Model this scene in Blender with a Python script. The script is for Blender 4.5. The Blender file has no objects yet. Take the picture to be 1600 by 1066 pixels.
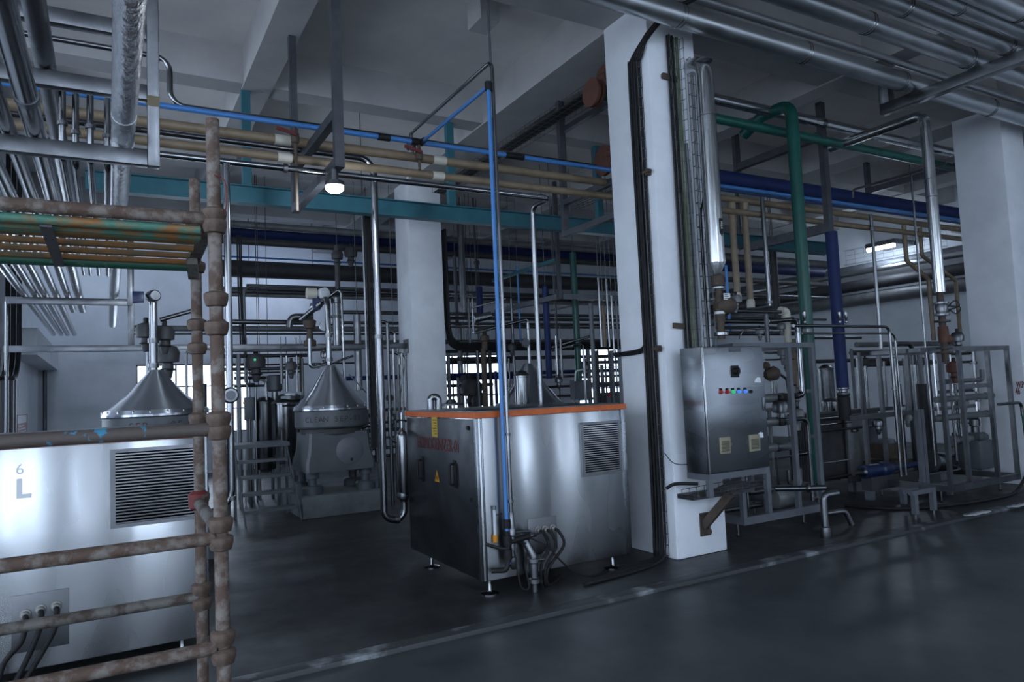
import bpy, bmesh, math, random
from math import sin, cos, pi, radians
from mathutils import Vector, Matrix
random.seed(7)
S = bpy.context.scene
COL = S.collection

# ------------------------------------------------------------------ camera
# X runs along the machine row (receding to the right), Y into the hall, Z up; metres.
F, YAW, PIT, ROL, H = 1109.4, .51885, .068066, -.043708, 1.6      # focal length in px of the 1600 px wide frame
_fw = Vector((sin(YAW)*cos(PIT), cos(YAW)*cos(PIT), sin(PIT)))
_r = Vector((cos(YAW), -sin(YAW), 0)); _u = _r.cross(_fw)
RT = _r*cos(ROL) + _u*sin(ROL); UP = _u*cos(ROL) - _r*sin(ROL); FW = _fw
CAM = Vector((0, 0, H))
cd = bpy.data.cameras.new('camera'); cam = bpy.data.objects.new('camera', cd); COL.objects.link(cam)
cd.sensor_width = 36; cd.lens = F*36/1600; cd.clip_start = .05; cd.clip_end = 200
m4 = Matrix((RT, UP, -FW)).transposed().to_4x4(); m4.translation = CAM; cam.matrix_world = m4
S.camera = cam

# ------------------------------------------------------------------ light
S.view_settings.view_transform = 'Standard'; S.view_settings.look = 'None'
S.view_settings.gamma = 1; S.view_settings.use_curve_mapping = False
S.view_settings.exposure = 0.0
w = bpy.data.worlds.new('overcast_sky'); S.world = w; w.use_nodes = True
bg = w.node_tree.nodes['Background']; bg.inputs[0].default_value = (.66, .80, 1, 1); bg.inputs[1].default_value = SKY = 5.6
def area(name, loc, rot, sx, sy, power=0, col=(.66, .80, 1)):
    """daylight in an opening: a portal that guides the sky light in, or (with power) a brighter patch of sky beyond it"""
    l = bpy.data.lights.new(name, 'AREA'); l.shape = 'RECTANGLE'; l.size = sx; l.size_y = sy
    l.energy = power or 1; l.color = col; l.cycles.is_portal = not power
    o = bpy.data.objects.new(name, l); COL.objects.link(o); o.location = loc; o.rotation_euler = rot
    return o
# glazed openings of the near wall (behind the camera) and of the outer left wall: centre, width
YN, XO = -4.5, -7.0
NEAR = [(-5.4, 2.6), (-2.5, 2.0), (.0, .9), (2.7, 2.4), (6.9, .8), (10.7, 1.4)]
SIDE = [(-2.4, 2.9), (1.2, 2.9), (4.8, 2.9)]
GZ0, GZ1 = .25, 5.15
for c_, w_ in NEAR: area('near_window_daylight', (c_, YN-.25, (GZ0+GZ1)/2), (radians(90), 0, radians(180)), w_, GZ1-GZ0)
HIGH = (13.5, 15.4, 2.3, 5.1)                         # unseen high window, added for a bright band atop the control cabinet
area('added_high_window_daylight', ((HIGH[0]+HIGH[1])/2, YN-.25, (HIGH[2]+HIGH[3])/2), (radians(90), 0, radians(180)), HIGH[1]-HIGH[0], HIGH[3]-HIGH[2])
for c_, w_ in SIDE: area('side_window_daylight', (XO-.25, c_, (GZ0+GZ1)/2), (radians(90), 0, radians(-90)), w_, GZ1-GZ0)

# ------------------------------------------------------------------ picture helpers
def ray(x, y): return RT*((x-800)/F) - UP*((y-533)/F) + FW
def W(x, y, **k):
    d = ray(x, y); (a, v), = k.items(); i = 'XYZ'.index(a)
    return CAM + d*((v-CAM[i])/d[i])
def _solve(axis, p, col, val):
    """move p along one axis until it projects to the given picture column / row"""
    a = (RT if col == 0 else UP); c = ((val-800)/F if col == 0 else -(val-533)/F)
    n = a - FW*c; q = p - CAM
    i = axis; rest = sum(n[j]*q[j] for j in range(3) if j != i)
    r = p.copy(); r[i] = CAM[i] - rest/n[i]; return r
def dep(p): return (p-CAM).dot(FW)

# ------------------------------------------------------------------ mesh helpers
def box(bm, a, b, bev=0):
    a, b = Vector(a), Vector(b)
    r = bmesh.ops.create_cube(bm, size=1, matrix=Matrix.Translation((a+b)/2) @ Matrix.Diagonal((*[abs(v) or .001 for v in (b-a)], 1)))
    if bev:
        vs = set(r['verts']); es = [e for e in bm.edges if e.verts[0] in vs and e.verts[1] in vs]
        bmesh.ops.bevel(bm, geom=es, offset=bev, segments=2, affect='EDGES', profile=.5)
def frame_of(d, up=None):
    d = d.normalized(); u = Vector(up) if up else (Vector((0, 0, 1)) if abs(d.z) < .9 else Vector((0, 1, 0)))
    s = d.cross(u).normalized(); return d, s, s.cross(d).normalized()
def bar(bm, p0, p1, w, h, up=None):
    """rectangular bar from p0 to p1, w wide and h tall"""
    p0, p1 = Vector(p0), Vector(p1); d, s, u = frame_of(p1-p0, up)
    M = Matrix((s, d, u)).transposed().to_4x4(); M.translation = (p0+p1)/2
    bmesh.ops.create_cube(bm, size=1, matrix=M @ Matrix.Diagonal((w, (p1-p0).length, h, 1)))
def fillet(pts, R):
    pts = [Vector(p) for p in pts]; out = [pts[0]]
    for i in range(1, len(pts)-1):
        a, b, c = pts[i-1], pts[i], pts[i+1]; u, v = (a-b), (c-b); lu, lv = u.length, v.length
        if lu < 1e-5 or lv < 1e-5: continue
        u, v = u/lu, v/lv; co = max(-1, min(1, u.dot(v)))
        if co < -.995: out.append(b); continue
        th = math.acos(co); t = min(R/math.tan(th/2), lu*.49, lv*.49); r = t*math.tan(th/2)
        bis = (u+v).normalized(); cen = b + bis*(r/math.sin(th/2))
        s0, s1 = b+u*t-cen, b+v*t-cen; ang = s0.angle(s1); n = max(3, int(ang/.28))
        ax = s0.cross(s1).normalized()
        for k in range(n+1): out.append(cen + Matrix.Rotation(ang*k/n, 3, ax) @ s0)
    out.append(pts[-1]); return out
def smoothpath(pts, n=6):
    pts = [Vector(p) for p in pts]; P = [pts[0]*2-pts[1]] + pts + [pts[-1]*2-pts[-2]]; out = []
    for i in range(1, len(P)-2):
        a, b, c, d = P[i-1:i+3]
        for k in range(n):
            t = k/n; out.append(.5*((2*b)+(c-a)*t+(2*a-5*b+4*c-d)*t*t+(3*b-a-3*c+d)*t**3))
    out.append(pts[-1]); return out
def tube(bm, pts, r, seg=12, bend=None, radii=None):
    pts = fillet(pts, bend) if bend else [Vector(p) for p in pts]
    d = (pts[1]-pts[0]).normalized(); _, s, u = frame_of(d); rings = []
    for i, p in enumerate(pts):
        if i == 0: t = pts[1]-p
        elif i == len(pts)-1: t = p-pts[i-1]
        else: t = (pts[i+1]-p).normalized()+(p-pts[i-1]).normalized()
        t.normalize(); q = d.rotation_difference(t); s = q @ s; u = q @ u; d = t
        rr = radii[i] if radii else r
        rings.append([bm.verts.new(p + (s*cos(2*pi*k/seg)+u*sin(2*pi*k/seg))*rr) for k in range(seg)])
    for a, b in zip(rings, rings[1:]):
        for k in range(seg): bm.faces.new((a[k], a[(k+1) % seg], b[(k+1) % seg], b[k]))
    bm.faces.new(rings[0][::-1]); bm.faces.new(rings[-1])
def lathe(bm, prof, loc, axis=(0, 0, 1), seg=32):
    """profile of (radius, height) turned about an axis through loc"""
    d, s, u = frame_of(Vector(axis)); loc = Vector(loc); rings = []
    for r, z in prof:
        if r < 1e-5: rings.append([bm.verts.new(loc+d*z)])
        else: rings.append([bm.verts.new(loc+d*z+(s*cos(2*pi*k/seg)+u*sin(2*pi*k/seg))*r) for k in range(seg)])
    for a, b in zip(rings, rings[1:]):
        for k in range(seg):
            k2 = (k+1) % seg
            f = [a[k % len(a)], a[k2 % len(a)], b[k2 % len(b)], b[k % len(b)]]
            f = list(dict.fromkeys(f))
            if len(f) > 2: bm.faces.new(f)
    if len(rings[0]) > 1: bm.faces.new(rings[0][::-1])
    if len(rings[-1]) > 1: bm.faces.new(rings[-1])
def disc(bm, loc, axis, r, t, seg=20):
    lathe(bm, [(r, -t/2), (r, t/2)], loc, axis, seg)
def prism(bm, poly, d):
    """closed polygon of 3D points pushed along d"""
    d = Vector(d); a = [bm.verts.new(Vector(p)) for p in poly]; b = [bm.verts.new(Vector(p)+d) for p in poly]
    bm.faces.new(a[::-1]); bm.faces.new(b); n = len(a)
    for i in range(n): bm.faces.new((a[i], a[(i+1) % n], b[(i+1) % n], b[i]))
def torus(bm, loc, axis, R, r, seg=20, s2=6):
    d, s, u = frame_of(Vector(axis)); loc = Vector(loc)
    ring = [loc+(s*cos(2*pi*k/seg)+u*sin(2*pi*k/seg))*R for k in range(seg)]
    vs = []
    for k, p in enumerate(ring):
        o = (p-loc).normalized(); vs.append([bm.verts.new(p+(o*cos(2*pi*j/s2)+d*sin(2*pi*j/s2))*r) for j in range(s2)])
    for k in range(seg):
        for j in range(s2): bm.faces.new((vs[k][j], vs[(k+1) % seg][j], vs[(k+1) % seg][(j+1) % s2], vs[k][(j+1) % s2]))

BASE = {}
def mk(name, fn, m, parent=None, sharp=38):
    """one mesh object; fn fills a bmesh in world coordinates"""
    bm = bmesh.new(); fn(bm); bmesh.ops.recalc_face_normals(bm, faces=bm.faces)
    xs = [v.co for v in bm.verts]; lo = [min(c[i] for c in xs) for i in range(3)]; hi = [max(c[i] for c in xs) for i in range(3)]
    org = Vector(((lo[0]+hi[0])/2, (lo[1]+hi[1])/2, lo[2]))
    for v in bm.verts: v.co -= org
    me = bpy.data.meshes.new(name); bm.to_mesh(me); bm.free()
    me.polygons.foreach_set('use_smooth', [True]*len(me.polygons)); me.set_sharp_from_angle(angle=radians(sharp))
    me.materials.append(m)
    o = bpy.data.objects.new(name, me); COL.objects.link(o); BASE[o] = org
    if parent: o.parent = parent; o.location = org - BASE[parent]
    else: o.location = org
    return o
def tag(o, label, cat, group=None, kind=None):
    o['label'] = label; o['category'] = cat
    if group: o['group'] = group
    if kind: o['kind'] = kind
    return o
def thing(name, label, cat, loc, group=None):
    o = bpy.data.objects.new(name, None); COL.objects.link(o); o.empty_display_size = .1
    o.location = Vector(loc); BASE[o] = Vector(loc); return tag(o, label, cat, group)
def struct(name, fn, m):
    o = mk(name, fn, m); o['kind'] = 'structure'; return o
def lettering(body, size, loc, xdir, up, m, parent, name='lettering', bold=0, xs=1):
    c = bpy.data.curves.new('text', 'FONT'); c.body = body; c.size = size; c.extrude = .0006; c.align_x = 'CENTER'; c.align_y = 'CENTER'; c.offset = bold
    t = bpy.data.objects.new('text', c); COL.objects.link(t)
    me = bpy.data.meshes.new_from_object(t.evaluated_get(bpy.context.evaluated_depsgraph_get()))
    bpy.data.objects.remove(t); bpy.data.curves.remove(c)
    x = Vector(xdir).normalized(); y = Vector(up).normalized(); z = x.cross(y)
    M = Matrix((x*xs, y, z)).transposed().to_4x4(); me.transform(M); me.materials.clear(); me.materials.append(m); me.name = name
    o = bpy.data.objects.new(name, me); COL.objects.link(o); BASE[o] = Vector(loc)
    if parent: o.parent = parent; o.location = Vector(loc) - BASE[parent]
    else: o.location = Vector(loc)
    return o

# ------------------------------------------------------------------ materials
def mat(name, col, rough=.5, metal=0, col2=None, scale=6, contrast=(.35, .65), bump=0, bscale=60, rvar=0, stretch=(1, 1, 1), aniso=0, arot=0, emit=0, coat=0, spec=.5, detail=5):
    m = bpy.data.materials.new(name); m.use_nodes = True; nt = m.node_tree; N = nt.nodes; L = nt.links
    b = N['Principled BSDF']; b.inputs['Base Color'].default_value = (*col, 1); b.inputs['Roughness'].default_value = rough
    b.inputs['Metallic'].default_value = metal; b.inputs['Specular IOR Level'].default_value = spec; b.inputs['Coat Weight'].default_value = coat
    if emit: b.inputs['Emission Color'].default_value = (*col, 1); b.inputs['Emission Strength'].default_value = emit
    tc = N.new('ShaderNodeTexCoord'); mp = N.new('ShaderNodeMapping'); mp.inputs['Scale'].default_value = stretch
    L.new(tc.outputs['Object'], mp.inputs[0])
    def noise(sc, det=detail):
        n = N.new('ShaderNodeTexNoise'); n.inputs['Scale'].default_value = sc; n.inputs['Detail'].default_value = det; n.inputs['Roughness'].default_value = .6
        L.new(mp.outputs[0], n.inputs['Vector']); return n
    if col2:
        n = noise(scale); r = N.new('ShaderNodeMapRange'); r.inputs[1].default_value, r.inputs[2].default_value = contrast
        L.new(n.outputs[0], r.inputs[0]); x = N.new('ShaderNodeMix'); x.data_type = 'RGBA'
        x.inputs[6].default_value = (*col, 1); x.inputs[7].default_value = (*col2, 1); L.new(r.outputs[0], x.inputs[0]); L.new(x.outputs[2], b.inputs['Base Color'])
    if rvar:
        n = noise(scale*1.7); r = N.new('ShaderNodeMapRange'); r.inputs[1].default_value, r.inputs[2].default_value = .3, .7
        r.inputs[3].default_value, r.inputs[4].default_value = max(.02, rough-rvar), rough+rvar; L.new(n.outputs[0], r.inputs[0]); L.new(r.outputs[0], b.inputs['Roughness'])
    if bump:
        n = noise(bscale); bp = N.new('ShaderNodeBump'); bp.inputs['Strength'].default_value = bump; bp.inputs['Distance'].default_value = .01
        L.new(n.outputs[0], bp.inputs['Height']); L.new(bp.outputs[0], b.inputs['Normal'])
    if aniso:
        b.inputs['Anisotropic'].default_value = aniso; b.inputs['Anisotropic Rotation'].default_value = arot
        t = N.new('ShaderNodeTangent'); t.direction_type = 'RADIAL'; t.axis = 'Z'; L.new(t.outputs[0], b.inputs['Tangent'])
    return m
M = {}
M['steel'] = mat('polished_steel_tube', (.24, .245, .255), .20, 1, rvar=.07, scale=5)
M['chrome'] = mat('bright_cladding', (.62, .63, .64), .22, 1, rvar=.06, scale=4, stretch=(3, 3, .4), bump=.05, bscale=9)
M['stencil'] = mat('faded_dark_lettering', (.035, .012, .012), .6)
M['gland'] = mat('dull_gland', (.26, .25, .235), .5, .3)
M['plate'] = mat('dull_plate_steel', (.17, .175, .185), .45, 1, rvar=.06, scale=5)
M['tube_grey'] = mat('weathered_grey_tube', (.20, .205, .21), .5, .45, col2=(.14, .145, .15), scale=6, rvar=.08)
M['dsteel'] = mat('dull_steel_tube', (.125, .13, .137), .34, 1, rvar=.08, scale=5)
M['lag'] = mat('aluminium_cladding', (.56, .575, .59), .36, 1, col2=(.46, .48, .495), scale=3, rvar=.08)
M['foil'] = mat('crinkled_foil_cladding', (.55, .56, .58), .26, 1, bump=1.2, bscale=26, stretch=(1, .45, 1))
M['grey_lag'] = mat('grey_lagging', (.16, .165, .17), .55, .3, col2=(.11, .11, .115), scale=5)
M['dark_lag'] = mat('dark_lagging', (.028, .028, .032), .6, 0, col2=(.045, .044, .046), scale=6)
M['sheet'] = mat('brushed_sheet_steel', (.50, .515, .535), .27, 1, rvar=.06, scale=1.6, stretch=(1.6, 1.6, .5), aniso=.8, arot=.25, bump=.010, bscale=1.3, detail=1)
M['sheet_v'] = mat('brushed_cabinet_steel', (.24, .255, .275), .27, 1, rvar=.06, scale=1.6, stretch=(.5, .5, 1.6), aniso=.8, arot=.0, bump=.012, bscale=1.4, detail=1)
M['darksheet'] = mat('dark_sheet_steel', (.11, .115, .125), .42, 1, col2=(.075, .08, .088), scale=2.5, rvar=.1)
M['section'] = mat('stainless_box_section', (.225, .23, .243), .36, 1, col2=(.15, .155, .165), scale=4, rvar=.1)
M['darksection'] = mat('galvanised_box_section', (.12, .123, .135), .48, .8, col2=(.085,.086,.095), scale=6)
M['greysection'] = mat('grey_painted_steel', (.135, .145, .165), .5, .2, col2=(.105, .112, .128), scale=5)
M['cast'] = mat('grey_painted_casting', (.085, .094, .104), .5, .1, col2=(.068, .076, .086), scale=4)
M['cone'] = mat('satin_hood_steel', (.50, .52, .56), .30, 1, rvar=.03, scale=4, aniso=.92, arot=.25)
M['wall'] = mat('whitewashed_plaster', (.70, .73, .78), .8, 0, col2=(.62, .655, .70), scale=2.2, bump=.1, bscale=18)
M['column'] = mat('whitewashed_concrete', (.76, .78, .82), .75, 0, col2=(.64, .67, .71), scale=2.0, contrast=(.4, .75), bump=.12, bscale=22)
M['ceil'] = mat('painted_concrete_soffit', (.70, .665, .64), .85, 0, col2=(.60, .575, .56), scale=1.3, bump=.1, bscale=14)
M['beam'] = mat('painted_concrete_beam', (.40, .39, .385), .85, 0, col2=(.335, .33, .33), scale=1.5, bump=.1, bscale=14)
M['floor'] = mat('polished_grey_floor', (.062, .070, .070), .42, 0, col2=(.034, .040, .042), scale=1.6, rvar=.05, bump=.02, bscale=8, detail=8)
M['wetfloor'] = mat('worn_dark_floor', (.034, .036, .036), .44, 0, col2=(.014, .015, .0155), scale=1.9, rvar=.08, bump=.04, bscale=12, detail=8)
M['kerb'] = mat('chipped_kerb', (.035, .037, .039), .5, 0, col2=(.28, .30, .32), scale=3.0, contrast=(.56, .72), bump=.2, bscale=20, detail=9)
M['plinth'] = mat('bare_concrete', (.13, .145, .15), .85, 0, col2=(.09, .10, .105), scale=5, bump=.3, bscale=20)
M['orange'] = mat('orange_trim_paint', (.60, .125, .02), .45, 0, col2=(.48, .095, .018), scale=8)
M['teal'] = mat('teal_beam_paint', (.026, .125, .16), .45, 0, col2=(.02, .10, .13), scale=5)
M['green'] = mat('green_pipe_paint', (.006, .085, .066), .38, 0, col2=(.005, .065, .053), scale=4)
M['navy'] = mat('navy_pipe_paint', (.013, .026, .105), .55, 0, spec=.25, col2=(.010, .019, .08), scale=4)
M['blue'] = mat('blue_plastic_pipe', (.05, .185, .46), .4)
M['darkblue'] = mat('dark_blue_line', (.02, .06, .17), .4)
M['beige'] = mat('yellowed_plastic_pipe', (.22, .165, .105), .45, 0, col2=(.15, .11, .07), scale=5)
M['cream'] = mat('cream_plastic_fitting', (.50, .47, .40), .5)
M['white'] = mat('white_plastic', (.62, .64, .66), .5)
M['rust'] = mat('rusted_scaffold_tube', (.088, .054, .039), .72, .15, col2=(.185, .16, .14), scale=18, contrast=(.46, .62), bump=.4, bscale=60, detail=10)
M['rustgrey'] = mat('grey_flaking_scaffold_tube', (.15, .14, .125), .7, .2, col2=(.06, .042, .033), scale=14, contrast=(.45, .6), bump=.4, bscale=45, detail=9)
M['rustblue'] = mat('paint_spotted_scaffold_tube', (.085, .068, .060), .7, .15, col2=(.05, .22, .34), scale=13, contrast=(.585, .615), bump=.3, bscale=40, detail=4)
M['cup'] = mat('rusted_cast_cup', (.14, .10, .078), .75, .2, col2=(.06, .036, .025), scale=16, bump=.5, bscale=50)
M['verdigris'] = mat('green_flaking_rod', (.06, .17, .12), .6, .1, col2=(.24, .105, .03), scale=9, contrast=(.45, .58), bump=.3, bscale=40)
M['rustrod'] = mat('orange_rusted_rod', (.27, .12, .035), .7, .1, col2=(.14, .11, .06), scale=9, contrast=(.4, .6), bump=.3, bscale=40)
M['darkgreen'] = mat('dark_green_rail', (.02, .085, .055), .5, .1, col2=(.12, .17, .14), scale=22, contrast=(.6, .7))
M['flange'] = mat('oxide_red_flange', (.12, .045, .03), .7, .1, col2=(.08, .03, .02), scale=10)
M['black'] = mat('black_rubber', (.010, .010, .011), .55, spec=.3)
M['cable'] = mat('black_cable_sheath', (.010, .010, .011), .65, 0, col2=(.018, .018, .019), scale=20, spec=.25)
M['gcable'] = mat('grey_green_cable_sheath', (.13, .145, .09), .55, 0, col2=(.06, .075, .05), scale=10)
M['wire'] = mat('zinc_wire', (.11, .115, .12), .45, .8)
M['red'] = mat('red_lettering_paint', (.12, .016, .015), .6)
M['redlamp'] = mat('red_push_button', (.45, .02, .02), .3)
M['green_on'] = mat('green_indicator_light', (.03, .45, .18), .3, emit=.55)
M['blue_on'] = mat('blue_indicator_light', (.08, .24, .75), .3, emit=.5)
M['yellow'] = mat('yellow_sticker', (.46, .31, .02), .5)
M['warn'] = mat('orange_warning_sticker', (.55, .22, .01), .5)
M['hole'] = mat('dark_opening', (.008, .008, .009), .8)
M['brass'] = mat('brass_fitting', (.45, .32, .12), .35, 1)
M['ventcream'] = mat('cream_filter_frame', (.27, .245, .17), .55)
M['ventmesh'] = mat('dusty_filter_mesh', (.075, .07, .045), .8, col2=(.045, .045, .028), scale=40)
M['gauge'] = mat('gauge_glass', (.55, .58, .62), .12)
M['brown'] = mat('rusty_brown_casting', (.075, .052, .038), .7, .1, col2=(.05, .037, .028), scale=10, bump=.3, bscale=40)
M['motorblue'] = mat('blue_pump_paint', (.008, .018, .075), .35)
M['pane'] = None
M['lamp'] = mat('lit_lamp_glass', (.86, .93, 1), .4, emit=14)
M['signwhite'] = mat('white_sign_board', (.60, .62, .66), .5)
M['signred'] = mat('red_sign_panel', (.26, .03, .035), .5)
M['scrap'] = mat('silvery_scrap_sheet', (.62, .65, .68), .4, .3, bump=1, bscale=30)
M['chalk'] = mat('white_paint_smear', (.75, .77, .80), .7)
gm = bpy.data.materials.new('window_glass'); gm.use_nodes = True; nt = gm.node_tree; nt.nodes.remove(nt.nodes['Principled BSDF'])
ga = nt.nodes.new('ShaderNodeBsdfTransparent'); gb = nt.nodes.new('ShaderNodeBsdfGlossy'); gb.inputs['Roughness'].default_value = .03
gx = nt.nodes.new('ShaderNodeMixShader'); gf = nt.nodes.new('ShaderNodeFresnel'); gf.inputs[0].default_value = 1.45
nt.links.new(gf.outputs[0], gx.inputs[0]); nt.links.new(ga.outputs[0], gx.inputs[1]); nt.links.new(gb.outputs[0], gx.inputs[2]); nt.links.new(gx.outputs[0], nt.nodes['Material Output'].inputs[0])
M['pane'] = gm

# ------------------------------------------------------------------ pipe helpers
def pipe(label, pts, d, m='steel', name='steel_pipe', cat='pipe', group=None, bend=None, seg=None, clamps=(), cd=1.5, cm='section', cname='clamp', parent=None, cl=None):
    seg = seg or (16 if d > .09 else 10)
    if bend is None: bend = d*1.3
    pts = [Vector(p) for p in pts]
    o = mk(name, lambda bm: tube(bm, pts, d/2, seg, bend if len(pts) > 2 else None), M[m], parent)
    if not parent: tag(o, label, cat, group)
    for i, t in clamps:                                   # ring fittings along segment i at fraction t
        p = pts[i].lerp(pts[i+1], t); mk(cname, lambda bm: lathe(bm, [(d/2*.98, -(cl or d*.3)), (d/2*cd, -(cl or d*.3)), (d/2*cd, cl or d*.3), (d/2*.98, cl or d*.3)], p, pts[i+1]-pts[i], seg), M[cm], o)
    return o
def A(label, Y, q, x0, x1, wpx, m='steel', Z=None, hang=(), **k):
    """pipe along the machine row: depth Y, height from one picture point, ends from picture columns"""
    p = W(*q, Y=Y)
    if Z is not None: p.z = Z
    d = wpx*dep(p)/F; o = pipe(label, [_solve(0, p, 0, x0), _solve(0, p, 0, x1)], d, m, **k)
    a, b = _solve(0, p, 0, x0), _solve(0, p, 0, x1); xs = [_solve(0, p, 0, h).x for h in hang]
    if not hang and Y > 6.6 and x1 < 1320: xs = ([_solve(0, p, 0, h).x for h in (356, 577, 660, 838, 982) if x0 < h < x1] or [(a.x+b.x)/2])[:2]
    for rx in xs:                                         # thin hanger rods up to the ceiling
        mk('hanger_rod', lambda bm: tube(bm, [(rx, Y, p.z), (rx, Y, 5.71)], .006, 5), M['darksection'], o)
    return o
def V(label, Y, q, y0, y1, wpx, m='steel', foot=None, **k):
    """vertical pipe at depth Y through picture point q, ends from picture rows"""
    p = W(*q, Y=Y); a = _solve(2, p, 1, y0); b = _solve(2, p, 1, y1)
    if foot is not None: b.z = foot
    o = pipe(label, [a, b], wpx*dep(p)/F, m, **k)
    if foot is None and Y > 6.6 and q[0] < 1290: mk('hanger_rod', lambda bm: tube(bm, [a, (a.x, a.y, 5.71 if y0 < 530 else a.z+.3)], .006, 5), M['darksection'], o)
    return o
def B(label, Z, q, Y0, Y1, wpx, m='steel', **k):
    p = W(*q, Z=Z); return pipe(label, [(p.x, Y0, Z), (p.x, Y1, Z)], wpx*dep(p)/F, m, **k)
def snap(pts):
    """make every leg of a run follow one axis"""
    out = [Vector(pts[0])]
    for p in pts[1:]:
        d = Vector(p)-out[-1]; i = max(range(3), key=lambda j: abs(d[j])); q = out[-1].copy(); q[i] = p[i]; out.append(q)
    return out

# ================================================================== the hall
XL, XR, YB, ZC = -1.25, 16.0, 17.7, 5.7
KY = 4.405                                             # edge of the raised machine floor
struct('floor', lambda bm: box(bm, (XO, YN, -.15), (XR, KY+.02, -.03)), M['floor'])
struct('trim_1', lambda bm: box(bm, (XO, KY, -.15), (XR, KY+.13, .002), .008), M['kerb'])
struct('trim_2', lambda bm: box(bm, (XO, KY+.13, -.15), (XR, YB+.2, 0)), M['wetfloor'])
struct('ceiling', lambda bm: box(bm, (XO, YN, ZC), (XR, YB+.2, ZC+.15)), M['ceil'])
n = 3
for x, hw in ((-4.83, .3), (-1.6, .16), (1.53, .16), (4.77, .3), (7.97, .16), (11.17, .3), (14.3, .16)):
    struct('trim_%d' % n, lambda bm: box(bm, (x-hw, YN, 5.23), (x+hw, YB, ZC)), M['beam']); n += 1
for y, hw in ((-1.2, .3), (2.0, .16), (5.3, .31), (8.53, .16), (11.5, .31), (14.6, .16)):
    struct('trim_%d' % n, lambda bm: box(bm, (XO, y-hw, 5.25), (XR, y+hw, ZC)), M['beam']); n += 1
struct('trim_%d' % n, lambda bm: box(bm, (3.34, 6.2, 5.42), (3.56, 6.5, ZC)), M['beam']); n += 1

def wall_y(bm, x0, x1, y0, y1, holes, z1=ZC):
    """wall lying along X with rectangular openings (x0,x1,z0,z1), sorted"""
    cur = x0
    for a, b, c, d in holes:
        box(bm, (cur, y0, -.03), (a, y1, z1))
        if c > 0: box(bm, (a, y0, -.03), (b, y1, c))
        box(bm, (a, y0, d), (b, y1, z1)); cur = b
    box(bm, (cur, y0, -.03), (x1, y1, z1))
# far-wall windows, from the picture columns where daylight shows
def wx(px, y=600): return W(px, y, Y=YB).x
holes = [(wx(213), wx(392), .9, 2.50), (wx(690), wx(786), .9, 2.62), (wx(905), wx(972), .9, 2.75)]
struct('wall_back', lambda bm: wall_y(bm, XL-.2, XR+.2, YB, YB+.25, holes), M['wall'])
for i, (a, b, c, d) in enumerate(holes):
    def fr(bm):
        for x in (a, b): box(bm, (x-.03, YB+.06, c), (x+.03, YB+.12, d))
        for z in (c, d): box(bm, (a, YB+.06, z-.03), (b, YB+.12, z+.03))
        k = max(2, round((b-a)/.42))
        for j in range(1, k): x = a+(b-a)*j/k; box(bm, (x-.016, YB+.07, c), (x+.016, YB+.11, d))
        for z in (c+(d-c)*.34, c+(d-c)*.68): box(bm, (a, YB+.075, z-.014), (b, YB+.105, z+.014))
    fo = struct('window_%d' % (i+1), fr, M['greysection'])
    mk('pane', lambda bm: box(bm, (a, YB+.085, c), (b, YB+.09, d)), M['pane'], fo)
    area('window_daylight', ((a+b)/2, YB+.3, (c+d)/2), (radians(90), 0, 0), b-a, d-c)
# left side: a room built out into the hall, then the outer wall
def wall_x(bm, x0, x1, y0, y1, holes, z1=ZC):
    cur = y0
    for a, b, c, d in holes:
        box(bm, (x0, cur, -.03), (x1, a, z1)); box(bm, (x0, a, -.03), (x1, b, c)); box(bm, (x0, a, d), (x1, b, z1)); cur = b
    box(bm, (x0, cur, -.03), (x1, y1, z1))
LWIN = (9.25, 11.5, .5, 4.95)                           # unseen left-wall window, added to brighten the far walls
struct('wall_left', lambda bm: (wall_x(bm, XL-.2, XL, 9.0, YB, [LWIN]), box(bm, (XO, 9.0, -.03), (XL-.2, 9.2, ZC))), M['wall'])
area('added_left_window_daylight', (XL-.45, (LWIN[0]+LWIN[1])/2, (LWIN[2]+LWIN[3])/2), (radians(90), 0, radians(-90)), LWIN[1]-LWIN[0], LWIN[3]-LWIN[2])
struct('window_20', lambda bm: [box(bm, (XL-.12, LWIN[0], z-.03), (XL-.08, LWIN[1], z+.03)) for z in (LWIN[2]+.03, 2.1, 3.3, LWIN[3]-.03)] + [box(bm, (XL-.12, y-.03, LWIN[2]), (XL-.08, y+.03, LWIN[3])) for y in (LWIN[0]+.03, 10.4, LWIN[1]-.03)], M['greysection'])
struct('wall_outer', lambda bm: wall_x(bm, XO-.2, XO, YN, 9.2, [(c-w/2, c+w/2, GZ0, GZ1) for c, w in SIDE]), M['wall'])
struct('wall_right', lambda bm: box(bm, (XR, YN, -.03), (XR+.2, YB, ZC)), M['wall'])
struct('wall_near', lambda bm: wall_y(bm, XO, XR, YN-.2, YN, [(c-w/2, c+w/2, GZ0, GZ1) for c, w in NEAR] + [HIGH]), M['wall'])
nw = 4
for c, w in NEAR:
    struct('window_%d' % nw, lambda bm: [box(bm, (c-w/2, YN-.12, z-.03), (c+w/2, YN-.08, z+.03)) for z in (GZ0+.03, 1.8, 3.3, GZ1-.03)] + [box(bm, (x-.03, YN-.12, GZ0), (x+.03, YN-.08, GZ1)) for x in (c-w/2+.03, c, c+w/2-.03)], M['greysection']); nw += 1
a, b, c, d = HIGH
struct('window_21', lambda bm: [box(bm, (a, YN-.12, z-.03), (b, YN-.08, z+.03)) for z in (c+.03, 3.0, 3.9, d-.03)] + [box(bm, (x-.03, YN-.12, c), (x+.03, YN-.08, d)) for x in (a+.03, (a+b)/2, b-.03)], M['greysection'])
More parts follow.
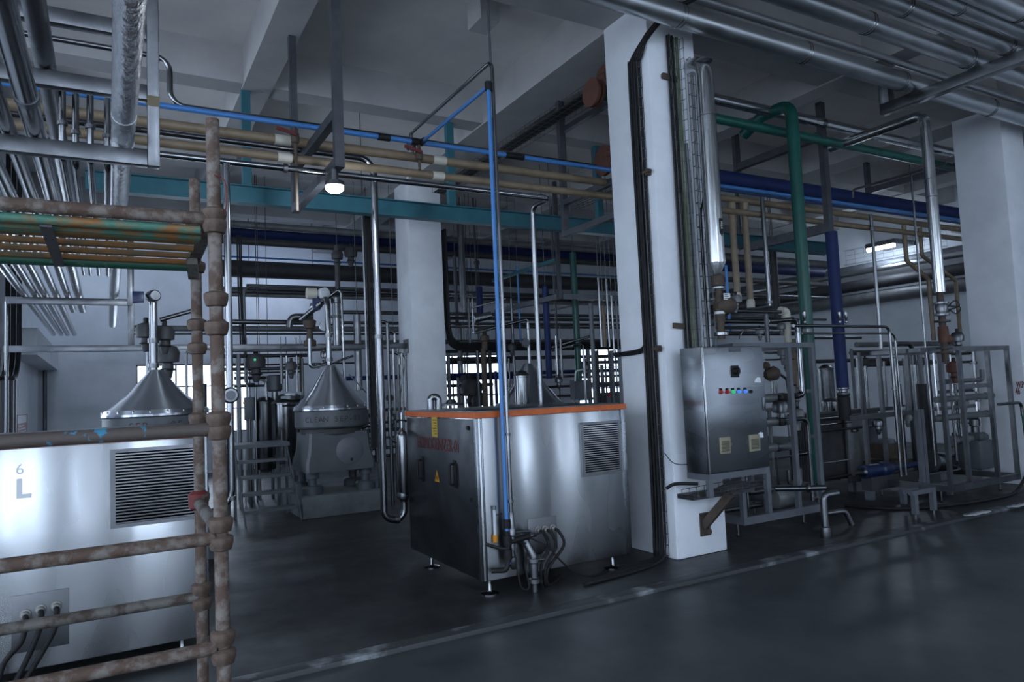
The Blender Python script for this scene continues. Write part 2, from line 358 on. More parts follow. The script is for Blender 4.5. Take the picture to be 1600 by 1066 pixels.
for c, w in SIDE:
    struct('window_%d' % nw, lambda bm: [box(bm, (XO-.12, c-w/2, z-.03), (XO-.08, c+w/2, z+.03)) for z in (GZ0+.03, 1.8, 3.3, GZ1-.03)] + [box(bm, (XO-.12, y-.03, GZ0), (XO-.08, y+.03, GZ1)) for y in (c-w/2+.03, c, c+w/2-.03)], M['greysection']); nw += 1
struct('trim_%d' % n, lambda bm: box(bm, (XL, 12.6, 2.42), (XL+.34, YB, 2.82)), M['wall']); n += 1   # boxed-in ledge on the left wall

# columns
def column(label, x, y):
    o = struct('trim_%d' % n, lambda bm: (box(bm, (x, y, 0), (x+.60, y+.65, 5.3), .012)), M['column']); return o
col_near = column('', 4.455, 4.972); n += 1
struct('trim_%d' % n, lambda bm: box(bm, (4.468, 4.958, 0), (5.075, 5.62, .95), .02), M['column']); n += 1   # thicker plaster at its foot
col_mid = column('', 4.45, 11.15); n += 1
col_right = column('', 10.84, 4.98); n += 1
lettering('W.P.-', .115, W(1592, 602, Y=4.975)+Vector((.06, -.002, 0)), (1, 0, 0), (0, 0, 1), M['red'], col_right, bold=.004)
lettering('46', .125, W(1590, 612, Y=4.975)+Vector((.0, -.002, 0)), (1, 0, 0), (0, 0, 1), M['red'], col_right, bold=.004)

# ================================================================== homogenisers
def gland(parent, p, d, s=1):
    mk('cable_gland', lambda bm: lathe(bm, [(.030*s, -.002), (.030*s, .012), (.022*s, .014), (.022*s, .04), (.016*s, .045)], p, d, 12), M['gland'], parent)
def homogeniser(label, x0, x1, y0, y1):
    z0, z1 = .115, 1.385
    t = thing('homogenizer', label, 'machine', ((x0+x1)/2, (y0+y1)/2, 0), 'steel-clad homogenisers')
    body = mk('cabinet', lambda bm: box(bm, (x0, y0, z0), (x1, y1, z1), .006), M['sheet'], t)
    mk('end_panel', lambda bm: box(bm, (x0-.012, y0+.02, z0+.01), (x0+.002, y1-.02, z1-.01), .004), M['darksheet'], t)  # darker than the front: its dim reflections are put into the colour
    mk('corner_strip', lambda bm: (box(bm, (x0-.016, y0-.008, z0), (x0+.012, y0+.03, z1), .004), box(bm, (x0+.03, y0-.008, z0), (x0+.048, y0+.01, z1), .004)), M['sheet_v'], t)
    mk('corner_strip', lambda bm: box(bm, (x1-.03, y0-.01, z0), (x1+.014, y0+.02, z1), .004), M['sheet_v'], t)
    mk('lid_rim', lambda bm: prism(bm, [(x0-.015, y0-.025, z1), (x1+.02, y0-.025, z1), (x1+.02, y1, z1), (x0-.015, y1, z1)], (0, 0, .045)), M['orange'], t)
    mk('lid', lambda bm: box(bm, (x0+.01, y0+.02, z1+.04), (x1-.02, y1-.02, z1+.056), .006), M['section'], t)
    for px_, py_ in ((x0+.09, y0+.06), (x1-.14, y0+.08), (x0+.06, y1-.35), (x1-.14, y1-.2)):
        f = mk('foot', lambda bm: lathe(bm, [(.075, 0), (.075, .008), (.022, .02), (.016, .03), (.016, z0+.01)], (px_, py_, 0), seg=14), M['steel'], t)
    return t
def louvre(parent, x0, x1, z0, z1, y):
    fr = mk('vent_frame', lambda bm: (box(bm, (x0, y-.018, z0), (x0+.028, y, z1)), box(bm, (x1-.028, y-.018, z0), (x1, y, z1)), box(bm, (x0+.028, y-.018, z0), (x1-.028, y, z0+.022)), box(bm, (x0+.028, y-.018, z1-.022), (x1-.028, y, z1))), M['section'], parent)
    mk('vent_opening', lambda bm: box(bm, (x0+.02, y-.004, z0+.015), (x1-.02, y-.001, z1-.015)), M['hole'], fr)
    k = int((z1-z0)/.0205)
    def sl(bm):
        for j in range(k):
            z = z0+.022+(z1-z0-.044)*(j+.5)/k
            prism(bm, [(x0+.026, y-.017, z-.007), (x0+.026, y-.017, z+.001), (x0+.026, y-.004, z+.008), (x0+.026, y-.004, z+.004)], (x1-x0-.052, 0, 0))
    mk('louvre_slats', sl, M['steel'], fr, 15)
def plate(parent, x0, x1, z0, z1, y):
    return mk('gland_plate', lambda bm: box(bm, (x0, y-.008, z0), (x1, y, z1), .002), M['plate'], parent)
HX0, HX1, HY0, HY1 = 2.525, 3.985, 5.045, 6.55
h1 = homogeniser('steel homogenizer cabinet with orange lid rim standing beside the near white column', HX0, HX1, HY0, HY1)
h2 = homogeniser('steel homogenizer cabinet with orange lid rim behind the rusty scaffold tubes', -.94, .545, 5.045, 6.55)
louvre(h1, 3.51, 3.935, .83, 1.29, HY0)
a = W(172, 703, Y=HY0); louvre(h2, a.x, .505, W(175, 826, Y=HY0).z, a.z, HY0)
q0, q1 = W(824, 812, Y=HY0), W(871, 858, Y=HY0)
pl1 = plate(h1, q0.x, q1.x, q1.z, q0.z, HY0)
q0, q1 = W(18, 932, Y=HY0), W(108, 998, Y=HY0)
pl2 = plate(h2, q0.x, q1.x, q1.z-.03, q0.z, HY0)
def hose(label, pts, d, m='black', group=None, name='hose', cat='hose', n=6):
    return tag(mk(name, lambda bm: tube(bm, smoothpath(pts, n), d/2, 10), M[m]), label, cat, group)
for i, (px, py, bx, by, w) in enumerate(((839, 828, 846, 882, 'left'), (850, 827, 853, 886, 'middle'), (862, 825, 856, 890, 'right'))):
    p = W(px, py, Y=HY0); gland(pl1, p-Vector((0, .006, 0)), (0, -1, 0)); e = W(bx, by, Y=HY0-.10)
    hose('black power cable from the %s gland of the homogenizer beside the column' % w, [p-Vector((0, .03, 0)), p+Vector((.012, -.09, -.02)), p+Vector((.035, -.115, -.13)), e, (e.x+.02, e.y+.03, .012), (e.x+.25, e.y+.2, .012)], .026, 'cable', 'power cables of the homogenizer beside the column', 'power_cable', 'cable')
for i, (px, py, bx, by, w) in enumerate(((40, 960, -8, 1040, 'left'), (64, 952, 15, 1060, 'middle'), (88, 947, 30, 1064, 'right'))):
    p = W(px, py, Y=HY0); gland(pl2, p-Vector((0, .006, 0)), (0, -1, 0)); e = W(bx, by, Y=HY0-.12)
    hose('black power cable from the %s gland of the homogenizer behind the scaffold' % w, [p-Vector((0, .03, 0)), p+Vector((.008, -.09, -.02)), p+Vector((-.01, -.12, -.12)), (e.x+.04, e.y, max(e.z, .12)), (e.x-.03, e.y-.02, .014), (e.x-.2, e.y+.1, .014)], .030, 'cable', 'power cables of the homogenizer behind the scaffold', 'power_cable', 'cable')
# white paint marks on the left cabinet
lettering('6', .085, W(31, 734, Y=HY0-.002), (1, 0, 0), (0, 0, 1), M['chalk'], h2, 'paint_mark')
lettering('L', .15, W(36, 765, Y=HY0-.002), (1, 0, 0), (0, 0, 1), M['chalk'], h2, 'paint_mark', .006)
# end panel of the near homogeniser: sticker, name, handles, warning
EX = HX0-.0135
q = W(679, 667, X=EX); mk('sticker', lambda bm: box(bm, (EX-.001, q.y-.062, q.z-.09), (EX, q.y+.062, q.z+.085)), M['yellow'], h1)
for zz in range(6): mk('sticker_print', lambda bm: box(bm, (EX-.0016, q.y-.045, q.z+.055-zz*.024), (EX-.0008, q.y+.045-.02*(zz % 3), q.z+.061-zz*.024)), M['brown'], h1) if zz < 6 else 0
q = W(683, 695, X=EX); lettering('HOMOGENIZER-01', .15, q-Vector((.001, 0, 0)), (0, -1, 0), (0, 0, 1), M['red'], h1, xs=.72)
for px, py in ((660, 733), (711, 741)):
    q = W(px, py, X=EX)
    hd = mk('handle', lambda bm: (tube(bm, [(EX, q.y, q.z+.085), (EX-.05, q.y, q.z+.085), (EX-.05, q.y, q.z-.085), (EX, q.y, q.z-.085)], .011, 8, .02)), M['black'], h1)
    mk('handle_plate', lambda bm: box(bm, (EX-.006, q.y-.03, q.z-.115), (EX, q.y+.03, q.z+.115), .004), M['black'], hd)
q = W(683, 745, X=EX)
tri = mk('warning_sign', lambda bm: prism(bm, [(EX-.001, q.y+.052, q.z-.045), (EX-.001, q.y-.052, q.z-.045), (EX-.001, q.y, q.z+.06)], (.001, 0, 0)), M['warn'], h1)
mk('lightning_bolt', lambda bm: prism(bm, [(EX-.0022, q.y+.012, q.z+.02), (EX-.0022, q.y-.014, q.z-.012), (EX-.0022, q.y-.002, q.z-.01), (EX-.0022, q.y-.012, q.z-.036), (EX-.0022, q.y+.018, q.z-.004), (EX-.0022, q.y+.004, q.z-.006)], (.001, 0, 0)), M['black'], tri)
q = W(732, 669, X=EX); mk('lock', lambda bm: disc(bm, (EX-.006, q.y, q.z), (1, 0, 0), .018, .014, 14), M['black'], h1)
q = W(738, 781, X=EX); mk('lock', lambda bm: disc(bm, (EX-.006, q.y, q.z), (1, 0, 0), .014, .012, 14), M['steel'], h1)
# fittings on the lid: chrome dome and flanged stub
q = W(673, 640, Z=1.44)
tag(mk('pressure_dome', lambda bm: tube(bm, [(q.x, q.y, 1.44), (q.x, q.y, 1.56), (q.x+.07, q.y-.03, 1.56), (q.x+.07, q.y-.03, 1.44)], .034, 14, .035), M['steel']), 'polished steel return bend on the homogenizer lid near its far edge', 'pipe')
q = W(705, 634, Z=1.44)
tag(mk('lid_flange', lambda bm: lathe(bm, [(.16, 0), (.16, .02), (.11, .03), (.07, .034), (.05, .07), (.02, .075)], (q.x, q.y, 1.441), seg=24), M['dsteel']), 'low round steel flange on top of the homogenizer lid', 'flange')

# ------------------------------------------------------------------ air and steam lines dropping to the near homogeniser
YD = 4.95
bx = 2.708
bl = [W(648, 222, X=bx)]; mz = 4.077
pipe('blue plastic air pipe dropping in front of the homogenizer from the overhead main', [(bx, 6.36, mz), (bx, YD, mz), (bx, YD, .50)], .034, 'blue', 'air_pipe', bend=.03, clamps=[(0, .02), (1, .0), (1, .985)], cd=1.7, cm='black', cname='elbow_fitting', cl=.035)
sx = W(790, 600, Y=YD).x
pipe('thin steel pipe dropping beside the blue air pipe to the homogenizer', [(sx, 6.75, 4.30), (sx, YD, 4.30), (sx, YD, .62)], .032, 'steel', bend=.07, clamps=[(1, .972), (1, .83)], cm='section')
pipe('slim steel hanger rod from ceiling to the top bend of the thin steel drop', [(sx, YD+.02, 4.27), (sx-.005, YD+.02, ZC)], .02, 'darksection', 'hanger_rod', 'rod', clamps=[(0, .0)], cname='bracket')
pv = thing('steam_trap', 'small bright valve where the thin steel branch meets the overhead main', 'valve', (sx, 6.75, 4.10))
mk('valve_body', lambda bm: lathe(bm, [(.02, .2), (.02, .14), (.05, .13), (.05, .03), (.03, .02), (.02, -.03)], (sx, 6.75, 4.10), seg=12), M['section'], pv)
# manifold at the foot of the blue pipe
mf = thing('air_manifold', 'black plastic valve manifold at the foot of the blue air pipe', 'valve', (bx, YD, .22))
mk('riser', lambda bm: tube(bm, [(bx, YD, .50), (bx, YD, .27), (bx-.02, YD, .20), (bx-.12, YD+.06, .20)], .021, 10, .03), M['black'], mf)
mk('coupling', lambda bm: lathe(bm, [(.034, -.035), (.034, .035)], (bx, YD, .43), seg=12), M['black'], mf)
mk('coupling', lambda bm: lathe(bm, [(.034, -.05), (.034, .03)], (bx, YD, .33), seg=12), M['black'], mf)
mk('branch', lambda bm: tube(bm, [(bx, YD, .41), (bx+.16, YD, .43), (bx+.20, YD, .43)], .026, 10), M['black'], mf)
mk('blue_stub', lambda bm: lathe(bm, [(.019, -.03), (.019, .03)], (bx, YD, .275), seg=10), M['blue'], mf)
mk('hose_tail', lambda bm: tube(bm, [(bx-.14, HY0, .40), (bx-.06, YD+.02, .37), (bx, YD, .36)], .014, 8), M['black'], mf)
mk('steel_nipple', lambda bm: tube(bm, [(bx+.20, YD, .43), (bx+.26, YD+.01, .43), (bx+.30, HY0, .42)], .015, 8), M['steel'], mf)
sv = thing('steam_fitting', 'steel union and tee at the foot of the thin steel drop pipe', 'valve', (sx, YD, .2))
mk('union', lambda bm: lathe(bm, [(.022, .64), (.022, .52), (.03, .51), (.03, .46), (.02, .45), (.02, .30), (.032, .29), (.032, .22), (.018, .2)], (sx, YD, 0), seg=12), M['section'], sv)
mk('side_arm', lambda bm: tube(bm, [(sx, YD, .48), (sx+.16, YD-.005, .47), (sx+.2, HY0, .43)], .012, 8), M['dsteel'], sv)
# sight glass
sg = thing('sight_gauge', 'white tube sight gauge with orange base on the homogenizer front', 'gauge', W(773, 840, Y=HY0-.03))
g0, g1 = W(774, 840, Y=HY0-.03), W(771, 797, Y=HY0-.03); g1.x = g0.x
mk('gauge_tube', lambda bm: lathe(bm, [(.014, 0), (.014, g1.z-g0.z)], g0, seg=10), M['gauge'], sg)
mk('gauge_base', lambda bm: lathe(bm, [(.022, -.035), (.022, .02)], g0, seg=10), M['warn'], sg)
mk('gauge_cap', lambda bm: lathe(bm, [(.017, 0), (.017, .03)], g1, seg=10), M['section'], sg)
mk('gauge_arm', lambda bm: (box(bm, (g0.x, g0.y, g1.z-.05), (g0.x+.07, HY0, g1.z-.035)), box(bm, (g0.x, g0.y, g0.z), (g0.x+.015, HY0, g0.z+.015))), M['section'], sg)
# drain valve
dv = thing('drain_valve', 'steel drain valve with clear spout hanging from the homogenizer front', 'valve', (2.88, 4.93, 0))
d0, d1 = W(822, 848, Y=4.97), W(834, 878, Y=4.93)
mk('outlet_bend', lambda bm: tube(bm, [(d0.x-.07, HY0, d0.z+.06), (d0.x-.06, 4.98, d0.z+.06), d0, (d1.x, 4.93, d1.z+.04), d1], .031, 12, .04), M['section'], dv)
mk('valve_body', lambda bm: lathe(bm, [(.03, .03), (.05, .028), (.05, .0), (.034, -.01), (.034, -.12), (.05, -.13), (.05, -.16), (.024, -.17), (.022, -.3)], d1, seg=14), M['section'], dv)
mk('clamp_lever', lambda bm: tube(bm, [d1+Vector((.04, 0, .01)), d1+Vector((.09, -.02, .01))], .007, 8), M['steel'], dv)
hose('thin black tube looping down from the manifold to the floor', [(bx+.04, YD-.01, .36), (bx+.06, YD-.03, .2), (bx+.08, YD-.05, .06), (bx+.16, YD-.03, .05), (bx+.15, YD, .22), (bx+.22, YD+.02, .36)], .016, 'cable', name='thin_hose')
hose('thin black tube crossing from the manifold past the drain valve to floor', [(bx+.20, YD, .42), (bx+.34, YD-.05, .33), (bx+.46, YD-.05, .2), (bx+.62, YD, .08), (bx+.8, YD+.02, .02), (bx+1.0, YD+.05, .02)], .014, 'cable', name='thin_hose')
hose('short black tube arching from black manifold branch back into the cabinet', [(bx+.24, YD, .43), (bx+.3, YD-.04, .45), (bx+.36, YD-.02, .38), (bx+.33, YD+.03, .28), (bx+.3, HY0, .26)], .014, 'cable', name='thin_hose')

# ================================================================== scaffold
sc = thing('scaffold', 'rusty tube scaffold with loaded platform at the left edge', 'scaffold', (.36, 3.2, -.03))
SX0, SYF, SYB, ST = -3.0, 2.8, 3.6, .0245
def standard(x, y, m, cups, dx=0):
    o = mk('standard', lambda bm: tube(bm, [(x+dx, y, -.03), (x, y, 2.66)], ST, 14), M[m], sc)
    for z in cups:
        mk('cup', lambda bm: lathe(bm, [(ST, -.028), (.036, -.024), (.043, .0), (.043, .02), (.034, .026), (ST, .03)], (x+dx*(1-z/2.66), y, z), seg=14), M['cup'], o)
    return o
zf = [W(333, y, Y=SYF).z for y in (337, 354, 468, 513, 656, 676, 821, 850, 999, 1029)]
s1 = standard(.345, SYF, 'rust', zf, .014)
zb = [W(304, y, Y=SYB).z for y in (418, 508, 545, 655, 780, 922, 945)]
s2 = standard(.36, SYB, 'rust', zb, .01)
standard(-2.4, SYF, 'rust', zf); standard(-2.4, SYB, 'rust', zb)
def ledger(y, q, x1, m):
    z = W(*q, Y=y).z; mk('ledger', lambda bm: tube(bm, [(-2.4, y, z), (x1, y, z)], ST*.98, 14), M[m], sc)
ledger(SYF, (160, 330), .33, 'rust'); ledger(SYF, (160, 681), .33, 'rustblue'); ledger(SYF, (160, 864), .33, 'rust')
ledger(SYF, (200, 1040), .33, 'rust'); ledger(SYB, (160, 958), .35, 'rustgrey')
zt = W(333, 828, Y=SYF).z; mk('transom', lambda bm: tube(bm, [(.345, SYF, zt), (.36, SYB, zt)], ST, 14), M['rustgrey'], sc)
mk('red_collar', lambda bm: lathe(bm, [(.03, -.04), (.042, -.03), (.045, .03), (.03, .045)], (.36, SYB, W(303, 783, Y=SYB).z), seg=12), M['red'], sc)
# platform of welded rods seen from below
zp = 2.24
pf = mk('platform_rods', lambda bm: [tube(bm, [(-2.4, SYF+.06+j*.078, zp+.012*(j % 2)), (.31, SYF+.06+j*.078, zp+.012*(j % 2))], .012, 8) for j in range(0, 10, 1)], M['rustrod'], sc)
mk('platform_edge', lambda bm: tube(bm, [(-2.4, SYF+.02, zp), (.30, SYF+.02, zp)], .017, 10), M['verdigris'], pf)
mk('platform_edge', lambda bm: [tube(bm, [(-2.4, SYF+.10+j*.04, zp-.01), (.31, SYF+.10+j*.04, zp-.01)], .012, 8) for j in (0, 1)], M['verdigris'], pf)
mk('platform_rail', lambda bm: tube(bm, [(-2.4, SYB-.01, zp), (.335, SYB-.01, zp)], .025, 10), M['darkgreen'], pf)
for x in (-.18, -1.2): mk('platform_strap', lambda bm: box(bm, (x-.018, SYF+.02, zp-.025), (x+.018, SYB, zp-.015)), M['dark_lag'], pf)
mk('platform_hook', lambda bm: (bar(bm, (.325, SYF+.05, zp+.02), (.345, SYB-.05, zp+.02), .05, .03), bar(bm, (.325, SYB-.2, zp-.01), (.35, SYB-.02, zp-.05), .045, .03)), M['rustgrey'], sc)
mk('wire_tie', lambda bm: tube(bm, smoothpath([(.345, SYF-.03, 2.44), (.38, SYF-.03, 2.42), (.385, SYF-.03, 2.33), (.36, SYF-.03, 2.27), (.32, SYF-.03, 2.25)], 4), .0025, 5), M['red'], sc)

M['weld'] = mat('brown_weld_stain', (.20, .165, .11), .5, .8)
# ================================================================== overhead runs, left and middle
FX, FY, FZ = .225, 4.3, 2.91
def hung_frame(label, y, tiers, x0=-1.2, post=.06, top=ZC, xr=None):
    xr = xr or FX
    t = thing('hanging_frame', label, 'frame', (xr, y, tiers[0]), 'box-section frames hung over the left machine')
    for z in tiers: mk('crossbar', lambda bm: box(bm, (x0, y-.03, z), (xr-.0305, y+.03, z+.085), .004), M['section'], t)
    mk('post', lambda bm: box(bm, (xr-.03, y-.03, tiers[0]), (xr+.03, y+.03, top), .004), M['section'], t)
    return t
z2, z3 = W(100, 140, Y=FY).z, W(120, 45, Y=FY).z
hf = hung_frame('nearest stainless pipe frame hanging at upper left with three crossbars', FY, [FZ, z2, z3])
mk('weld_stain', lambda bm: box(bm, (FX-.031, FY-.031, W(231, 160, Y=FY).z-.03), (FX+.031, FY+.031, W(231, 160, Y=FY).z+.03)), M['weld'], hf)
f2 = W(203, 478, Z=FZ); hung_frame('middle stainless pipe frame hanging beyond the nearest one', f2.y, [FZ], x0=f2.x-1.33, top=3.75, xr=f2.x)
# overhead product pipes running into the hall (through the vanishing point on the left)
PZ = FZ + .085
wd = lambda k: k
def over(label, q, d, y0, y1, m='steel', z=None, bend_up=None, **k):
    z = z or PZ + d/2 + .004; p = W(*q, Z=z)
    if bend_up: return pipe(label, [(p.x, y1, z), (p.x, y0, z), (p.x, y0, z+bend_up)], d, m, bend=d*1.5, **k)
    return pipe(label, [(p.x, y0, z), (p.x, y1, z)], d, m, **k)
foil = over('fat pipe in crinkled foil cladding running over the nearest hanging frame', (198, 100), .112, 1.2, 14.4, 'foil', clamps=[(0, .21), (0, .242)], cd=1.04, cm='lag', cname='cladding_band')
over('thick polished pipe left of the foil-clad pipe, running into the hall', (41, 150), .096, 1.0, 12.2, clamps=[(0, .255), (0, .52)], cd=1.08)
over('thick dull pipe above the upper left crossbar', (66, 75), .10, 2.0, 9.5, 'dsteel', z=z2+.14)
for q, ye, w in (((88, 461), 16.1, 'fourth'), ((71, 461), 16.1, 'third'), ((56, 461), 16.1, 'second'), ((38, 461), 16.1, 'leftmost')):
    over('%s of the four long polished pipes ending over the far left wall' % w, q, .082, 2.4, ye, group='long polished pipes over the far left', clamps=[(0, .60)], cd=1.06)
over('polished pipe just left of the thick polished pipe, with a shorter end', (107, 465), .078, 3.0, 12.2)
for x, w, y0 in ((113, 'leftmost', 4.62), (128, 'second', 4.75), (147, 'third', 4.62), (168, 'rightmost', 4.75)):
    over('%s of four slim pipes turning up beside the foil-clad pipe' % w, (x, 330), .036, y0, 8.7, group='slim overhead pipes turning up', bend_up=.42, clamps=[(1, .45)])
tag(mk('steel_strut', lambda bm: box(bm, (-1.24, 6.0, 2.93), (FX, 6.05, 2.97)), M['section']), 'thin flat strut under the slim pipes at upper left', 'bar')
# long mains of the machine row
Y0 = 6.387
def main(label, y, q, d, m, x0=-1.2, x1=15.9, **k):
    z = W(*q, Y=y).z; return pipe(label, [(x0, y, z), (x1, y, z)], d, m, **k)
main('long blue plastic air main under the ceiling', Y0, (650, 222), .05, 'blue', name='air_pipe', clamps=[(0, .206), (0, .226), (0, .288), (0, .294)], cm='black', cd=1.35, cname='coupling', cl=.06)
main('upper long yellowed plastic main below the blue one', Y0+.02, (700, 253), .088, 'beige', name='plastic_pipe', clamps=[(0, .1505), (0, .240)], cd=1.1, cm='cream', cname='coupling', cl=.07)
main('lower long yellowed plastic main below the blue one', Y0-.13, (700, 277), .078, 'beige', name='plastic_pipe', clamps=[(0, .1495), (0, .235)], cd=1.1, cm='cream', cname='coupling', cl=.06)
y = 6.47; z = W(600, 212, Y=y).z; a = _solve(0, Vector((0, y, z)), 0, 266); zt = W(256, 90, Y=y).z
pipe('steel tube stepping down at upper left to run along the blue main', [(-1.2, y, zt), (a.x, y, zt), (a.x, y, z), (4.9, y, z)], .047, bend=.12)
# steel pipe with drop to the floor bend
y = 6.62; p = W(400, 225, Y=y); q = W(577, 243, Y=y); q.z = p.z
yb = 7.15; low = W(612, 816, Y=y)
pb = W(604, 786, Y=y)
vx = W(630, 740, Y=y).x
U = pipe('tall polished drop pipe with a U bend at the floor left of homogenizer', [(-1.2, y, p.z), (q.x+.04, y, p.z), (q.x+.04, y, low.z+.02), (vx, y, low.z+.02), (vx, y, low.z+.2)], .068, bend=.16, clamps=[(1, .5), (2, .62)], cd=1.25)
ch = thing('surge_vessel', 'tall domed steel tube standing on the U bend left of homogenizer', 'vessel', (vx, y, low.z+.2))
ztop = W(631, 672, Y=y).z; zlo = low.z+.18
mk('vessel_body', lambda bm: lathe(bm, [(.034, 0), (.055, .05), (.055, ztop-zlo-.06), (.045, ztop-zlo-.02), (.02, ztop-zlo), (.012, ztop-zlo+.02)], (vx, y, zlo), seg=18), M['steel'], ch)
mk('top_valve', lambda bm: (tube(bm, [(vx, y, ztop), (vx, y, ztop+.17)], .012, 8)), M['steel'], ch)
mk('valve_lever', lambda bm: (tube(bm, [(vx-.04, y, ztop+.10), (vx+.05, y-.02, ztop+.09)], .008, 8)), M['steel'], ch)
mk('side_clamp', lambda bm: lathe(bm, [(.05, -.03), (.06, 0), (.05, .03)], (vx-.01, y, zlo+.06), seg=12), M['section'], ch)
# steel pipe on the lower bar of the hanging bracket, with two drops
y = 5.8; p = W(640, 285, Y=y); xr = W(860, 309, Y=y).x
pz = p.z
e = W(836, 328, X=xr)
pipe('polished pipe crossing under the lamp bracket and dropping behind the homogenizer', [(-1.2, y, pz), (xr, y, pz), (xr, max(e.y, y+.35), pz), (xr, max(e.y, y+.35), 1.3)], .052, bend=.09, clamps=[(0, .49)])
xv = W(357, 480, Y=y).x
pipe('polished drop pipe with round sight glass beside the scaffold', [(xv, y, pz-.02), (xv, y, .86), (.60, y, .74)], .054, bend=.13, clamps=[(0, .995)], cd=1.2)
tag(mk('sight_glass', lambda bm: (lathe(bm, [(.062, -.05), (.062, .03), (.05, .045)], (xv, y-.0, W(358, 618, Y=y).z), (0, -1, 0), 20)), M['section']), 'round sight glass on the drop pipe beside the scaffold', 'sight glass')
sgz = W(358, 618, Y=y).z; mk('glass', lambda bm: disc(bm, (xv, y-.048, sgz), (0, 1, 0), .036, .006, 18), M['darksheet'], [o for o in COL.objects if o.name == 'sight_glass'][0])
p2 = W(300, 250, Y=5.95); pipe('thin polished pipe just above the crossing pipe at the scaffold', [(-1.2, 5.95, p2.z), (p2.x+.3, 5.95, p2.z)], .03)
# hanging bracket with lamp
bxx = W(530, 262, Y=5.5).x
hb = thing('lamp_bracket', 'dark steel bracket hanging from the ceiling with two crossbars and the lamp', 'bracket', (bxx, 5.5, 3.24))
zl, zu = W(530, 262, Y=5.5).z, W(530, 185, Y=5.5).z
yf = W(462, 330, X=bxx).y
mk('post', lambda bm: box(bm, (bxx-.038, 5.47, zl), (bxx+.038, 5.53, ZC)), M['darksection'], hb)
mk('post', lambda bm: box(bm, (bxx-.035, yf-.03, zl), (bxx+.035, yf+.03, ZC)), M['darksection'], hb)
mk('crossbar', lambda bm: box(bm, (bxx-.035, 5.53, zl-.0), (bxx+.035, yf-.03, zl+.08)), M['darksection'], hb)
mk('crossbar', lambda bm: box(bm, (bxx-.035, 5.53, zu-.0), (bxx+.035, yf-.03, zu+.08)), M['darksection'], hb)
lp = W(523, 291, Y=5.56)
la = thing('ceiling_lamp', 'glowing round lamp under the end of the hanging bracket', 'lamp', lp)
mk('lamp_housing', lambda bm: lathe(bm, [(.03, zl-lp.z), (.03, .05), (.075, .035), (.078, .0)], lp, seg=22), M['dsteel'], la)
mk('lamp_glass', lambda bm: lathe(bm, [(.072, .0), (.07, -.03), (.045, -.05), (0, -.055)], lp, seg=22), M['lamp'], la)
def spot(loc, e, r=.06, col=(.85, .93, 1)):
    l = bpy.data.lights.new('lamp_light', 'POINT'); l.energy = e; l.color = col; l.shadow_soft_size = r
    o = bpy.data.objects.new('lamp_light', l); COL.objects.link(o); o.location = loc
spot(lp-Vector((0, 0, .12)), 8)
l = bpy.data.lights.new('flood_light', 'SPOT'); l.energy = 150; l.color = (.72, .86, 1); l.spot_size = radians(104); l.spot_blend = .7; l.shadow_soft_size = .06
o = bpy.data.objects.new('flood_light', l); COL.objects.link(o); o.location = lp+Vector((.02, .10, -.05)); o.rotation_euler = Vector((.28, 1, -.18)).to_track_quat('-Z', 'Y').to_euler()
def redvalve(label, p, side=-1, s=1):
    t = thing('ball_valve', label, 'valve', p)
    mk('valve_body', lambda bm: lathe(bm, [(.016*s, .10*s), (.016*s, .05*s), (.035*s, .04*s), (.04*s, 0), (.035*s, -.04*s), (.016*s, -.05*s), (.014*s, -.14*s)], p, seg=12), M['brown'], t)
    mk('lever', lambda bm: bar(bm, p+Vector((0, -.05, .02)), p+Vector((side*.17*s, -.06, .05)), .012, .03), M['red'], t)
redvalve('red-levered valve under the yellowed mains left of the bracket', W(461, 216, Y=6.2))
redvalve('red-levered valve under the yellowed mains right of the lamp', W(655, 243, Y=6.2))
V('short copper-toned riser below the left red-levered valve', 6.2, (463, 270), 226, 330, 5, 'brown')
# teal beam and its hangers
ty = 8.55; zt, zb2 = W(362, 289, Y=ty).z, W(361, 317, Y=ty).z
TE = _solve(0, W(900, 345, Y=ty), 0, 1290).x
tb = thing('teal_beam', 'long teal painted steel beam on hangers across the hall', 'beam', (6, ty, zb2))
mk('web', lambda bm: (box(bm, (-.2, ty-.01, zb2+.012), (TE, ty+.01, zt-.012))), M['teal'], tb)
mk('flange', lambda bm: box(bm, (-.2, ty-.07, zt-.012), (TE, ty+.07, zt)), M['teal'], tb)
mk('flange', lambda bm: box(bm, (-.2, ty-.07, zb2), (TE, ty+.07, zb2+.012)), M['teal'], tb)
for px in (386, 705, 935, 1242):
    x = W(px, 300, Y=ty).x; mk('hanger', lambda bm: box(bm, (x-.05, ty-.04, zt), (x+.05, ty+.04, ZC-.45)), M['teal'], tb)
for px in (560, 880):
    pass

# ================================================================== big clad pipes at upper right
PZ1 = W(1300, 95, Y=4.6).z
p = {}
for key, q, d, lab in (('a', None, .215, 'lowest of the fat clad pipes at upper right, passing before the near column'), ('b', (1354, 36), .205, 'second fat clad pipe up from the lowest at upper right'), ('c', (1571, 71), .19, 'third fat clad pipe up from the lowest at upper right'), ('d', (1497, 8), .17, 'fourth fat clad pipe up from the lowest at upper right'), ('e', (1570, 10), .18, 'topmost fat clad pipe in the upper right corner')):
    yy = 4.6 if q is None else W(*q, Z=PZ1-.1075+d/2).y
    zz = PZ1-.1075+d/2
    o = pipe(lab, [(-3.0, yy, zz), (15.9, yy, zz)], d, 'lag', 'clad_pipe', group='fat clad pipes at upper right')
    def ring_at(px):
        r = _solve(0, Vector((5, yy, zz)), 0, px)
        for dx in (-.018, .022): mk('cladding_band', lambda bm: torus(bm, (r.x+dx, yy, zz), (1, 0, 0), d/2+.001, .0045, 24, 5), M['steel'], o)
    for px in {'a': (1060, 1255, 1406, 1545), 'b': (1160, 1354, 1510), 'c': (1411, 1571), 'd': (1497,), 'e': (1590,)}[key]: ring_at(px)
